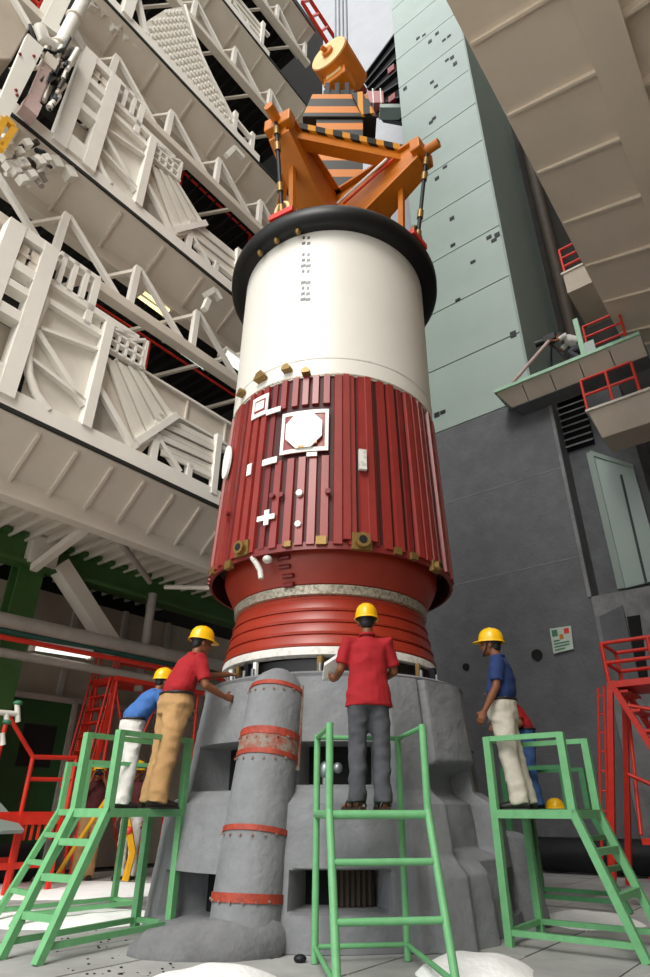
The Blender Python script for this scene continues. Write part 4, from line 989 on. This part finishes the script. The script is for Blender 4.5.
def person(loc, yaw, label, shirt, trous, H=1.0, J=None, shoes='leather', helmet=True, head_yaw=0, head_pitch=0, vox=.0075, toe=(0, 0), long_shirt=0, hand=None, wide=1.0, polo=True, strap=False, belt=True, hipw=1.0):
    j = {k: Vector(v) for k, v in BASE.items()}
    for k, v in (J or {}).items(): j[k] = Vector(v)
    RM = Matrix.Rotation(yaw, 4, 'Z'); MW = Matrix.Translation(Vector(loc)) @ RM @ Matrix.Scale(H, 4)
    root = thing('person', loc, label, 'person'); org = ORG[root.name]
    X = Vector((1, 0, 0)); b = MB()
    sx = (j['shR'] - j['shL']).normalized(); hx = (j['hipR'] - j['hipL']).normalized(); mx = (sx + hx).normalized()
    wl = j['pel'].lerp(j['ch'], .35)
    b.loft([(j['pel'] + Vector((0, 0, -.1)), .11, .085), (j['pel'], .15, .105), (wl, .135 * wide, .095 * wide), (j['ch'], .155, .105), (j['ch'].lerp(j['nk'], .6), .165, .1), (j['nk'].lerp(j['ch'], .1), .1, .075), (j['nk'], .055, .055)], [hx, hx, mx, sx, sx, sx, sx], 18)
    # neck and head
    HM = Matrix.Rotation(head_yaw, 4, 'Z') @ Matrix.Rotation(head_pitch, 4, 'X'); hd = j['hd']; H3 = HM.to_3x3()
    hp = lambda x, y, z: hd + H3 @ Vector((x, y, z))
    b.loft([(j['nk'] - Vector((0, 0, .05)), .062, .062), (j['nk'].lerp(hd, .5), .052, .055), (hp(0, -.02, -.03), .05, .055)], X, 14)
    b.ell(hp(0, -.012, .025), (.074, .094, .092), 18, 12, H3); b.ell(hp(0, .03, -.035), (.06, .066, .075), 16, 10, H3); b.ell(hp(0, .055, -.085), (.034, .034, .03), 12, 8, H3)
    b.ell(hp(0, .098, -.02), (.014, .02, .026), 10, 8, H3); b.ell(hp(0, .1, -.032), (.019, .014, .012), 10, 8, H3); b.ell(hp(0, .085, -.062), (.026, .016, .012), 10, 8, H3); b.ell(hp(0, .083, .012), (.05, .014, .012), 10, 8, H3)
    for s in (-1, 1): b.ell(hp(.076 * s, -.005, -.012), (.012, .022, .034), 10, 8, H3)
    # limbs
    for s, n in ((-1, 'L'), (1, 'R')):
        sh, el, wr = j['sh' + n], j['el' + n], j['wr' + n]
        b.loft([(sh.lerp(j['nk'], .35) - Vector((0, 0, .03)), .05, .05), (sh, .058, .056), (sh.lerp(el, .4), .046, .046), (el, .039, .039)], (0, 1, .1), 14); b.ell(el, (.04, .04, .04))
        b.loft([(el, .038, .038), (el.lerp(wr, .35), .04, .038), (wr, .026, .029)], (0, 1, .1), 14)
        f = (wr - el).normalized(); hdir = (hand or {}).get(n)
        hd_ = Vector(hdir[0]).normalized() if hdir else f
        pn = Vector(hdir[1]) if hdir else Vector((-s, 0, 0)); pn = (pn - hd_ * pn.dot(hd_)).normalized(); sd = hd_.cross(pn)
        th_side = Vector((0, 1, 0)) if not hdir or len(hdir) < 3 else Vector(hdir[2])
        if sd.dot(th_side) < 0: sd = -sd
        curl = .55 if not hdir or len(hdir) < 4 else hdir[3]
        b.loft([(wr - f * .02, .024, .028), (wr + hd_ * .02, .03, .02), (wr + hd_ * .06, .04, .016), (wr + hd_ * .095, .038, .013)], sd, 12)
        for k, ln in enumerate((.072, .08, .075, .058)):
            p0 = wr + hd_ * .085 + sd * (.029 - .0195 * k); c1 = (hd_ * math.cos(curl * .6) + pn * math.sin(curl * .6)); c2 = (hd_ * math.cos(curl * 1.7) + pn * math.sin(curl * 1.7))
            p1 = p0 + c1 * ln * .5; p2 = p1 + c2 * ln * .5; b.tube([p0, p1, p2, p2 + c2 * .004], [.0095, .009, .0078, .004], 8)
        p0 = wr + hd_ * .03 + sd * .024; p1 = p0 + (hd_ * .6 + sd * .75 + pn * .25).normalized() * .042; p2 = p1 + (hd_ * .9 + sd * .2 + pn * .4).normalized() * .034
        b.tube([p0, p1, p2, p2 + hd_ * .004], [.0125, .0105, .009, .004], 8)
        hp_, kn, an = j['hip' + n], j['kn' + n], j['an' + n]
        b.loft([(hp_ + Vector((0, 0, .06)), .075, .08), (hp_ - Vector((0, 0, .06)), .08, .085), (hp_.lerp(kn, .55), .064, .068), (kn, .048, .052)], X, 14); b.ell(kn, (.05, .052, .05))
        b.loft([(kn, .048, .05), (kn.lerp(an, .3), .05, .055), (kn.lerp(an, .75), .034, .038), (an, .032, .038)], X, 14)
        ft = Vector((math.sin(toe[0 if s < 0 else 1]), math.cos(toe[0 if s < 0 else 1]), 0))
        b.loft([(an - ft * .05 - Vector((0, 0, .035)), .03, .028), (an + ft * .03 - Vector((0, 0, .03)), .036, .036), (an + ft * .11 - Vector((0, 0, .045)), .043, .024), (an + ft * .18 - Vector((0, 0, .055)), .035, .014)], (ft.y, -ft.x, 0), 12)
    def put(mb): return [MW @ p for p in mb.v]
    def fin(mb, name, vx, m, disp=None, it=2, par=None):
        k = MB(); k.v = put(mb); k.f = mb.f; me = remesh(k, name, vx, org, disp, it); o = obj(name, me, m, par or root); return o
    def raw(mb, name, m, par, smooth=.9):
        k = MB(); k.v = put(mb); k.f = mb.f; return obj(name, k, m, par, smooth=smooth)
    body = fin(b, 'body', vox, 'skin', None, 2)
    # shirt
    c = MB(); hem = j['pel'] + Vector((0, 0, -.02 - long_shirt))
    low = [(j['pel'] + Vector((0, 0, .03)), .15 * wide, .11 * wide), (j['pel'] + Vector((0, 0, .1)), .163 * wide, .125 * wide)] if belt else [(hem, .215 * wide, .165), (j['pel'] + Vector((0, 0, .05)), .196 * wide, .15)]
    c.loft(low + [(wl + Vector((0, 0, .05)), .175 * wide, .135 * wide), (j['ch'], .182, .138), (j['ch'].lerp(j['nk'], .55), .188, .12), (j['nk'].lerp(j['ch'], .14), .12, .088), (j['nk'] + Vector((0, 0, .005)), .068, .066)], [hx, hx, mx, sx, sx, sx, sx], 20)
    for n in 'LR':
        sh, el = j['sh' + n], j['el' + n]
        c.loft([(sh.lerp(j['nk'], .4) - Vector((0, 0, .035)), .06, .062), (sh + Vector((0, 0, -.003)), .076, .074), (sh.lerp(el, .4), .07, .068), (sh.lerp(el, .82), .069, .066)], (0, 1, .1), 16)
    sd_ = random.random() * 30
    sh_o = fin(c, 'shirt', .0105, shirt, fold(.011, 5, 7, sd_), 3)
    if polo:
        c = MB(); c.tube([j['nk'] + Vector((.066 * math.cos(2 * math.pi * k / 16), .066 * math.sin(2 * math.pi * k / 16), .012 + .012 * (math.sin(2 * math.pi * k / 16) < 0))) for k in range(16)], .014, 8, closed=True); raw(c, 'collar', shirt, sh_o)
    # trousers
    c = MB()
    c.loft([(j['pel'] + Vector((0, 0, .085)), (.175 if belt else .15) * wide, (.135 if belt else .11) * wide), (j['pel'] - Vector((0, 0, .03)), .176 * hipw, .142 * hipw), (j['pel'] - Vector((0, 0, .12)), .16 * hipw, .13 * hipw), (j['pel'] - Vector((0, 0, .16)), .1, .08)], hx, 20)
    for n in 'LR':
        hp_, kn, an = j['hip' + n], j['kn' + n], j['an' + n]
        q_ = .5 + hipw * .5
        c.loft([(hp_ + Vector((0, 0, .03)), .085, .115 * q_), (hp_ - Vector((0, 0, .08)), .1 * q_, .12 * q_), (hp_.lerp(kn, .55), .09 * q_, .1 * q_), (kn, .08 * q_, .088 * q_), (kn.lerp(an, .4), .076 * q_, .084 * q_), (kn.lerp(an, .85), .076 * q_, .085 * q_), (an + Vector((0, 0, -.03)), .078 * q_, .09 * q_)], X, 18)
    tr = fin(c, 'trousers', .0105, trous, fold(.015, 5, 7, sd_ + 4), 3)
    if belt:
        c = MB(); p = j['pel'] + Vector((0, 0, .07)); mxv = hx; yv = Vector((0, 0, 1)).cross(mxv)
        c.tube([p + mxv * .176 * wide * math.cos(2 * math.pi * k / 24) + yv * .136 * wide * math.sin(2 * math.pi * k / 24) for k in range(24)], .014, 8, closed=True); raw(c, 'belt', 'leather', tr)
    for s, n in ((-1, 'L'), (1, 'R')):
        an = j['an' + n]; tq = toe[0 if s < 0 else 1]; ft = Vector((math.sin(tq), math.cos(tq), 0)); sdv = Vector((ft.y, -ft.x, 0)); g0 = Vector((an.x, an.y, an.z - .08))
        if shoes == 'sandal':
            c = MB(); out = [(-.08, .03), (-.06, .042), (.0, .04), (.1, .05), (.16, .048), (.2, .03), (.2, -.02), (.16, -.044), (.1, -.044), (0, -.038), (-.06, -.042), (-.08, -.03)]
            c.prism([g0 + ft * a + sdv * q for a, q in out], Vector((0, 0, .022))); so = raw(c, 'sandal', 'sandal', root, .5)
            for a, r in ((.1, .05), (.02, .052), (-.06, .045)):
                c = MB(); c.tube([g0 + ft * a + sdv * r * math.cos(math.pi * k / 8) + Vector((0, 0, .02 + r * 1.05 * math.sin(math.pi * k / 8))) for k in range(9)], .009, 6); raw(c, 'sandal_strap', 'leather', so)
        else:
            c = MB(); c.loft([(g0 - ft * .085 + Vector((0, 0, .045)), .032, .042), (g0 - ft * .03 + Vector((0, 0, .05)), .042, .05), (g0 + ft * .06 + Vector((0, 0, .045)), .046, .044), (g0 + ft * .13 + Vector((0, 0, .036)), .05, .034), (g0 + ft * .2 + Vector((0, 0, .028)), .036, .024)], sdv, 14); so = raw(c, 'shoe', shoes, root)
            c = MB(); out = [(-.095, .025), (-.06, .042), (.0, .04), (.1, .05), (.17, .046), (.22, .02), (.22, -.02), (.17, -.046), (.1, -.048), (0, -.038), (-.06, -.042), (-.095, -.025)]
            c.prism([g0 + ft * a + sdv * q for a, q in out], Vector((0, 0, .018))); raw(c, 'shoe_sole', 'leather', so, .5)
    # hair, eyes, helmet
    c = MB(); c.ell(hp(0, -.024, .034), (.08, .093, .094), 18, 12, H3); c.ell(hp(0, -.06, -.02), (.066, .05, .06), 14, 10, H3); fin(c, 'hair', .009, 'hair', None, 1)
    for s in (-1, 1):
        c = MB(); c.ell(hp(.03 * s, .087, -.004), (.012, .008, .007), 10, 8, H3); raw(c, 'eye', 'hair', root)
    c = MB(); c.ell(hp(0, .097, -.052), (.028, .008, .006), 10, 8, H3); raw(c, 'moustache', 'hair', root)
    if helmet:
        c = MB(); n = 28; prof = [(1.0, 0), (1.0, .03), (.97, .06), (.88, .095), (.7, .125), (.45, .143), (.18, .15), (0.001, .15)]
        vs = []; 
        for r, z in prof:
            for k in range(n):
                a = 2 * math.pi * k / n; vs.append(hp(.108 * r * math.cos(a), -.008 + .134 * r * math.sin(a), .03 + z))
        fs = [(i * n + k, i * n + (k + 1) % n, (i + 1) * n + (k + 1) % n, (i + 1) * n + k) for i in range(len(prof) - 1) for k in range(n)]
        c.add(vs, fs); he = raw(c, 'helmet', 'helmet', root, 1.2)
        c = MB(); vs = []
        for q, (rx, dz) in enumerate(((.99, .042), (1.12, .028), (1.12, .021), (.97, .03))):
            for k in range(n):
                a = 2 * math.pi * k / n; fr_ = max(0, math.sin(a)) ** 2 * .05 if q in (1, 2) else 0; vs.append(hp(.108 * rx * math.cos(a), -.008 + (.134 * rx + fr_) * math.sin(a), dz))
        fs = [(i * n + k, i * n + (k + 1) % n, ((i + 1) % 4) * n + (k + 1) % n, ((i + 1) % 4) * n + k) for i in range(4) for k in range(n)]
        c.add(vs, fs); raw(c, 'helmet_brim', 'helmet', he)
        c = MB(); c.loft([(hp(0, -.12, .1), .016, .008), (hp(0, -.06, .165), .018, .01), (hp(0, 0, .182), .018, .01), (hp(0, .06, .165), .018, .01), (hp(0, .11, .11), .014, .008)], H3 @ X, 8); raw(c, 'helmet_ridge', 'helmet', he)
        if strap:
            for s in (-1, 1):
                c = MB(); c.tube([hp(.082 * s, .02, .035), hp(.08 * s, .035, -.04), hp(.05 * s, .07, -.1), hp(0, .08, -.118)], .007, 6); raw(c, 'chin_strap', 'hair', he)
    return root
# man in the centre, seen from behind, left hand holding papers
pc = person((.30, 5.45, 1.022), rad(4), 'person in red shirt and grey trousers seen from behind, holding white papers', 'shirt_red', 'trouser_grey', H=.965, shoes='sandal', long_shirt=.1, belt=False, head_yaw=rad(-6), hipw=1.03,
       J=dict(elL=(-.25, .0, 1.14), wrL=(-.28, .19, 1.09), elR=(.25, .05, 1.13), wrR=(.14, .26, 1.08), knL=(-.1, .03, .5), anL=(-.12, -.02, .08), anR=(.1, -.02, .08), hd=(.005, .045, 1.59)), toe=(-.55, -.15),
       hand=dict(L=((-.5, .8, .1), (.6, .2, .6), (0, 0, 1), .9), R=((-.8, .6, 0), (-.5, -.5, .4), (0, 0, 1), .8)))
MWc = Matrix.Translation((.30, 5.45, 1.022)) @ Matrix.Rotation(rad(4), 4, 'Z') @ Matrix.Scale(.965, 4)
t = thing('paper_sheaf', MWc @ Vector((-.26, .33, 1.1)), 'folded white papers held in the left hand of the grey-trousered man', 'papers')
for k in range(3):
    f = lambda x, y, z: MWc @ Vector((-.27 + x, .26 + y, 1.12 + z * 2.2 + k * .01))
    obj('sheet', MB().add([f(-.12, -.06, .04), f(.02, -.08, .08), f(.1, .0, .06), f(.08, .16, .05), f(-.02, .2, .0), f(-.13, .1, -.01), f(-.01, .04, .02), f(-.12, -.06, .044), f(.02, -.08, .084), f(.1, .0, .064), f(.08, .16, .054), f(-.02, .2, .004), f(-.13, .1, -.006), f(-.01, .04, .024)],
        [(0, 1, 6), (1, 2, 6), (2, 3, 6), (3, 4, 6), (4, 5, 6), (5, 0, 6), (8, 7, 13), (9, 8, 13), (10, 9, 13), (11, 10, 13), (12, 11, 13), (7, 12, 13)] + [(i, (i + 1) % 6, 7 + (i + 1) % 6, 7 + i) for i in range(6)]), 'paper', t)
# man at the left in khaki trousers, leaning to the rocket
person((-1.72, 6.60, 1.03), rad(-55), 'person in red shirt, khaki trousers and yellow helmet reaching toward the nozzle ring', 'shirt_red', 'trouser_khaki', H=1.06, wide=1.12, hipw=1.22,
       J=dict(pel=(0, .06, .94), hipL=(-.09, .05, .91), hipR=(.09, .05, .91), ch=(0, .12, 1.2), nk=(0, .2, 1.4), hd=(0, .27, 1.55), shL=(-.18, .19, 1.35), shR=(.18, .19, 1.35), elL=(-.22, .44, 1.26), wrL=(-.15, .68, 1.3), elR=(.26, .25, 1.08), wrR=(.22, .47, 1.0), knL=(-.12, .03, .5), knR=(.12, .0, .49), anL=(-.13, -.03, .08), anR=(.13, -.06, .08)),
       hand=dict(L=((0, 1, .05), (0, 0, -1), (1, 0, 0), .3), R=((-.1, 1, -.1), (-1, 0, 0), (0, 0, 1), .6)), head_pitch=-.1, shoes='leather')
# man at the right in profile
person((1.735, 6.45, 1.02), rad(68), 'person in navy shirt and stone trousers standing with arm down, yellow helmet with chin strap', 'shirt_blue', 'trouser_stone', H=.99, strap=True, wide=1.12, hipw=1.12,
       J=dict(elL=(-.24, .02, 1.11), wrL=(-.25, .16, .88), elR=(.24, .0, 1.1), wrR=(.23, .12, .86), nk=(0, -.0, 1.43), hd=(0, .06, 1.58), ch=(0, -.01, 1.22), pel=(0, .02, .93), hipL=(-.09, .02, .9), hipR=(.09, .02, .9), knL=(-.1, .0, .49), anL=(-.1, -.05, .08), knR=(.1, -.03, .49), anR=(.1, -.1, .08)), head_pitch=.05)
# man in light blue behind at the left
person((-2.55, 8.1, 1.03), rad(-58), 'person in light blue shirt and white trousers leaning on the stand behind the khaki-trousered man', 'shirt_lightblue', 'trouser_white', H=1.0, vox=.009, wide=1.1, hipw=1.1,
       J=dict(pel=(0, .0, .93), ch=(0, .12, 1.18), nk=(0, .24, 1.36), hd=(0, .33, 1.5), shL=(-.18, .22, 1.31), shR=(.18, .22, 1.31), elL=(-.24, .45, 1.2), wrL=(-.2, .65, 1.22), elR=(.26, .38, 1.12), wrR=(.2, .6, 1.15)), hand=dict(L=((0, 1, 0), (0, 0, -1), (1, 0, 0)), R=((0, 1, 0), (0, 0, -1), (-1, 0, 0))))
# red shirt and jeans behind at the right
person((2.66, 9.0, 1.03), rad(88), 'person in red shirt and blue jeans half hidden behind the navy-shirted man', 'shirt_red', 'jeans', H=.98, vox=.009,
       J=dict(pel=(0, 0, .93), ch=(0, .08, 1.19), nk=(0, .18, 1.37), hd=(0, .32, 1.47), shL=(-.18, .16, 1.32), shR=(.18, .16, 1.32), elL=(-.24, .1, 1.06), wrL=(-.16, .25, .95), elR=(.24, .1, 1.06), wrR=(.16, .25, .95)), wide=1.1)
# two men on the ground beyond the left stands
person((-4.14, 11.7, 0), rad(200), 'person in maroon shirt and khaki trousers raising a camera to the face', 'shirt_maroon', 'trouser_khaki', H=1.02, vox=.011,
       J=dict(elL=(-.27, .18, 1.2), wrL=(-.1, .26, 1.46), elR=(.27, .18, 1.2), wrR=(.1, .26, 1.46)), hand=dict(L=((.2, .1, 1), (.6, 0, 0), (0, -1, 0)), R=((-.2, .1, 1), (-.6, 0, 0), (0, -1, 0))))
MWf = Matrix.Translation((-4.14, 11.7, 0)) @ Matrix.Rotation(rad(200), 4, 'Z') @ Matrix.Scale(1.02, 4)
t = thing('hand_camera', MWf @ Vector((0, .27, 1.54)), 'small dark camera held to the face by the maroon-shirted man', 'camera')
m = MB(); m.box((-.07, .19, 1.53), (.07, .25, 1.62)); m.v = [MWf @ p for p in m.v]; obj('camera_body', m, 'dark_steel', t)
m = MB(); m.tube([(0, .24, 1.57), (0, .31, 1.57)], .035, 12); m.v = [MWf @ p for p in m.v]; obj('lens', m, 'black_rubber', t, smooth=.8)
person((-3.5, 11.9, 0), rad(170), 'person in dark shirt and white trousers standing on the floor behind the green stand', 'shirt_maroon', 'trouser_white', H=1.03, vox=.011)
t = thing('yellow_strap', (-3.55, 11.55, 0), 'hanging yellow lashing strap beside the white-trousered man on the floor', 'strap')
pa, pb = aty(119, 795, 11.5), aty(127, 868, 11.5)
obj('webbing', MB().tube([pa, pa.lerp(pb, .4) + Vector((.1, 0, 0)), pb.lerp(pa, .2) + Vector((.12, 0, 0)), Vector((pb.x, pb.y, .02))], .06, 6), 'yellow_paint', t); obj('buckle', MB().ell(pa.lerp(pb, .5) + Vector((.1, -.05, 0)), (.07, .04, .06)), 'red_paint', t, smooth=1)
m = MB(); pa, pb = aty(106, 800, 11.2), aty(55, 868, 11.2)
m.tube([pa, pa.lerp(pb, .5) + Vector((0, 0, -.08)), Vector((pb.x, pb.y, .03))], .035, 8); tag(obj('lashing_rope', m, 'yellow_paint', smooth=.8), 'taut yellow rope slanting to the floor by the maroon-shirted man', 'rope')
# helmet left lying on the far right stand
m = MB(); p = Vector((2.95, 9.05, 1.03)); n = 20
vs = [p + Vector((.12 * r * math.cos(2 * math.pi * k / n), .13 * r * math.sin(2 * math.pi * k / n), z * .85)) for r, z in ((1.15, .0), (1.12, .02), (1, .03), (.95, .08), (.7, .13), (.35, .155), (.01, .16)) for k in range(n)]
m.add(vs, [(i * n + k, i * n + (k + 1) % n, (i + 1) * n + (k + 1) % n, (i + 1) * n + k) for i in range(6) for k in range(n)])
tag(obj('safety_helmet', m, 'helmet', smooth=1), 'yellow safety helmet lying on the deck of the far right green stand', 'helmet')

# ------------------------------------------------------------------ camera operator on the high walkway
pz = PZ - .02; vq, _ = atu(578, 345, 13.5); po = W(13.5, vq, pz)
person(po, rad(60), 'person crouching over a camera tripod on the high beige walkway, dark cap and pale shirt', 'trouser_white', 'trouser_grey', H=1.0, helmet=False, vox=.011,
       J=dict(pel=(0, -.1, .7), hipL=(-.09, -.1, .68), hipR=(.09, -.1, .68), ch=(0, .1, .92), nk=(0, .28, 1.08), hd=(0, .4, 1.2), shL=(-.18, .25, 1.04), shR=(.18, .25, 1.04), elL=(-.22, .45, .92), wrL=(-.12, .62, 1.08), elR=(.22, .45, .92), wrR=(.12, .62, 1.08), knL=(-.14, .22, .46), knR=(.14, .22, .46), anL=(-.12, -.05, .08), anR=(.12, -.05, .08)))
t = thing('camera_tripod', W(13.45, vq + .62, pz), 'small black camera tripod with a long pale pole on the high beige walkway', 'tripod')
hd = W(13.45, vq + .62, pz + 1.15)
obj('tripod_head', MB().ell(hd, (.1, .1, .08)), 'black_rubber', t, smooth=1); obj('camera_body', MB().bar(hd + W(0, -.15, .12), hd + W(0, .2, .12), .2, .22), 'black_rubber', t, bevel=.02); obj('lens', MB().tube([hd + W(0, .15, .12), hd + W(-.05, .42, .1)], .09, 14), 'black_rubber', t, smooth=.8)
for du, dv in ((-.35, .15), (.3, .3), (0, -.4)): obj('tripod_leg', MB().tube([hd, Vector((hd.x, hd.y, pz)) + W(du, dv, 0)], .025, 8), 'dark_steel', t, smooth=.8)
m = MB(); m.tube([PU(549, 341, 13.3), PU(513, 382, 13.2)], .05, 8)
tag(obj('boom_pole', m, 'grey_pink', smooth=.8), 'long pale pole slanting from the tripod down to the walkway rim', 'pole')

# ------------------------------------------------------------------ clutter in the upper left corner
def clut(name, label, cat, loc): return thing(name, loc, label, cat)
vv = 8.1
A = lambda px, py, dv=0: PV(px, py, vv + dv)
t = clut('white_column_plate', 'bright white upright plate with bolts in front of the left platforms', 'plate', A(-2, 120))
obj('plate', MB().prism([A(-5, 110), A(28, 33), A(44, 48), A(8, 120)], Vector((VX, VY, 0)) * .15), 'white_paint', t)
for x, y in ((20, 54), (34, 56), (16, 90), (17, 95)): obj('bolt', MB().ell(A(x, y, -.01), (.03, .03, .03)), 'red_corr', t, smooth=1)
t = clut('beige_tank', 'beige box at the very corner behind the white upright plate', 'box', A(0, 60, .6))
obj('box_body', MB().prism([A(-14, 60, .5), A(-14, -10, .5), A(10, -6, .5), A(30, 28, .5), A(12, 60, .5)], Vector((VX, VY, 0)) * .6), 'beige_dark', t, bevel=.03); obj('box_lip', MB().bar(A(10, -6, .45), A(30, 28, .45), .1), 'beige_white', t)
t = clut('pink_duct', 'dull pink square duct between white plate and box frame', 'duct', A(28, 115, .2))
obj('duct', MB().bar(A(28, 113, .2), A(49, 62, .2), .2, .2), 'grey_pink', t, bevel=.03); obj('duct_collar', MB().bar(A(27, 115, .2), A(32, 104, .2), .26, .26), 'grey_pink', t); obj('duct_collar', MB().bar(A(46, 70, .2), A(50, 61, .2), .25, .25), 'beige', t)
t = clut('white_pipe', 'fat white bent pipe above the pink duct', 'pipe', A(55, 45, .3))
obj('pipe', MB().tube([A(40, 28, .3), A(44, 40, .3), A(54, 48, .3), A(62, 42, .3), A(72, 22, .3), A(88, -8, .3)], .13, 14), 'white_paint', t, smooth=.9)
for x, y in ((58, 46), (74, 18)): obj('pipe_clip', MB().ell(A(x, y, .3), (.17, .17, .08)), 'beige', t, smooth=1)
t = clut('cable_loop', 'black hose looped around the white bent pipe', 'hose', A(45, 50, .1))
obj('hose', MB().tube([A(30, 25, .1), A(33, 38, .1), A(42, 49, .1), A(54, 53, .1), A(64, 49, .1), A(70, 38, .1)], .035, 8), 'black_rubber', t, smooth=.9)
t = clut('white_cabinet', 'white upright panel above the black hose loop', 'panel', A(58, 36, .5))
obj('panel', MB().prism([A(42, 22, .5), A(58, -10, .5), A(74, -8, .5), A(58, 34, .5)], Vector((VX, VY, 0)) * .1), 'white_paint', t); obj('slot', MB().prism([A(60, 24, .48), A(74, -6, .48), A(80, -6, .48), A(66, 32, .48)], Vector((VX, VY, 0)) * .05), 'void', t)
t = clut('red_barred_hatch', 'red barred dark hatch beside the fat white pipe', 'hatch', A(30, 10, .9))
obj('opening', MB().prism([A(20, -8, .95), A(46, -8, .95), A(38, 14, .95), A(22, 4, .95)], Vector((VX, VY, 0)) * .05), 'void', t)
for a, b in (((30, -6), (40, 8)), ((46, -6), (36, 14))): obj('bar', MB().bar(A(*a, .9), A(*b, .9), .08), 'red_paint', t)
t = clut('yellow_bracket', 'yellow and orange bracket by the cluttered pipe ends', 'bracket', A(5, 150))
for a, b in (((0, 150), (14, 128)), ((14, 128), (4, 118)), ((-4, 136), (4, 120)), ((2, 146), (-6, 140))): obj('arm', MB().bar(A(*a), A(*b), .1), 'yellow_paint', t)
t = clut('fitting_cluster', 'cluster of small white pipe fittings and boxes at the end of the truss', 'fittings', A(25, 180, .2))
for k in range(44):
    x, y = 2 + random.random() * 42, 140 + random.random() * 40
    if k % 3: obj('fitting', MB().tube([A(x, y, .2 + random.random() * .3), A(x + random.uniform(-9, 9), y + random.uniform(-8, 10), .3)], .02 + random.random() * .04, 8), ('white_paint', 'pipe_grey', 'dark_steel', 'beige_white', 'brown_pipe')[k % 5], t, smooth=.8)
    else: obj('junction_box', MB().bar(A(x, y, .2), A(x + 5, y + 7, .2), .16, .16), 'beige_white', t, bevel=.01)
for x, y in ((41, 160), (52, 158), (66, 168)): obj('junction_box', MB().bar(A(x, y, .5), A(x + 6, y + 12, .5), .22, .2), 'white_paint', t, bevel=.01)
t = clut('pipe_cluster', 'tangle of beige pipes and valves between pink duct and box frame', 'pipes', A(60, 100, .5))
for k in range(40):
    x, y = 40 + random.random() * 34, 55 + random.random() * 55
    x = min(x, 84 - (y - 48) * .42 - 8)
    obj('pipe', MB().tube([A(x, y, .12), A(x + random.uniform(3, 10), y - random.uniform(6, 18), .1 + random.random() * .3)], .02 + random.random() * .04, 8), ('beige', 'pipe_grey', 'white_paint', 'brown_pipe', 'dark_steel')[k % 5], t, smooth=.8)
t = clut('cable_tray', 'row of white brackets at the end of the upper truss', 'brackets', A(90, 15, .6))
for k in range(12):
    x = 84 + k * 4.2 + random.uniform(-2, 2); y = -4 + k * 4.2 + random.uniform(-5, 5)
    obj('bracket', MB().bar(A(x, y, .6), A(x + random.uniform(4, 9), y + random.uniform(2, 8), .6), .14, .12), 'white_paint' if k % 2 else 'beige', t)
# lamp fixtures under the trusses
t = clut('truss_fixture', 'white clamp fixture on the fascia just left of the black cap', 'fixture', PV(212, 296, 8.4))
for a, b in (((205, 295), (214, 290)), ((214, 290), (220, 300)), ((208, 300), (204, 310))): obj('clamp_arm', MB().bar(PV(*a, 8.35), PV(*b, 8.35), .12), 'white_paint', t)
t = clut('truss_fixture', 'white clamp fixture on the fascia below the studded flap', 'fixture', PV(232, 155, 8.4))
for a, b in (((226, 156), (234, 148)), ((234, 148), (243, 158))): obj('clamp_arm', MB().bar(PV(*a, 8.35), PV(*b, 8.35), .12), 'white_paint', t)

# ------------------------------------------------------------------ white powder heaps on the floor
def heap(cx, cy, rx, ry, h, label, rot=0, seed=0):
    m = MB(); n, k = 40, 9; vs = [Vector((cx, cy, h))]
    for i in range(1, k + 1):
        r = i / k
        for a in range(n):
            t_ = 2 * math.pi * a / n; w_ = 1 + .16 * noise.noise(Vector((math.cos(t_) * 1.6 + seed, math.sin(t_) * 1.6, 0)))
            x, y = r * rx * w_ * math.cos(t_), r * ry * w_ * math.sin(t_)
            z = h * (1 - r ** 2) ** .9 * (1 + .3 * noise.noise(Vector((x * 4 + seed, y * 4, 2)))) if i < k else -.01
            vs.append(Vector((cx + x * math.cos(rot) - y * math.sin(rot), cy + x * math.sin(rot) + y * math.cos(rot), z)))
    fs = [(0, 1 + a, 1 + (a + 1) % n) for a in range(n)] + [(1 + i * n + a, 1 + (i + 1) * n + a, 1 + (i + 1) * n + (a + 1) % n, 1 + i * n + (a + 1) % n) for i in range(k - 1) for a in range(n)]
    return tag(obj('powder_heap', m.add(vs, fs), 'powder', smooth=1), label, 'powder heap')
p = atz(210, 985); heap(p.x, p.y, .5, .3, .1, 'low heap of white powder in front of the grey kerb at the duct foot', seed=1)
p = atz(480, 975); heap(p.x, p.y + .1, .42, .4, .1, 'low heap of white powder right of the round-tube green stand', seed=5)
p = atz(590, 922); heap(p.x, p.y, .55, .5, .09, 'low heap of white powder under the navy-shirted man\'s stand', seed=9)
p = atz(75, 918); heap(p.x, p.y, 1.0, .8, .05, 'broad flat heap of white powder under the khaki-trousered man\'s stand', seed=13)
p = atz(50, 890); heap(p.x, p.y, 2.2, 1.2, .04, 'widest flat heap of white powder near the red gangway', seed=17)
m = MB()
for k in range(70):
    p = atz(random.uniform(50, 200), random.uniform(930, 976)); q_ = random.uniform(.003, .010)
    m.ell(p + Vector((0, 0, q_ * .3)), (q_ * 1.5, q_, q_ * .6), 6, 4)
o = tag(obj('floor_grit', m, 'dark_steel', smooth=1), 'dark grit scattered on the floor in front of the duct foot', 'grit'); o['kind'] = 'stuff'
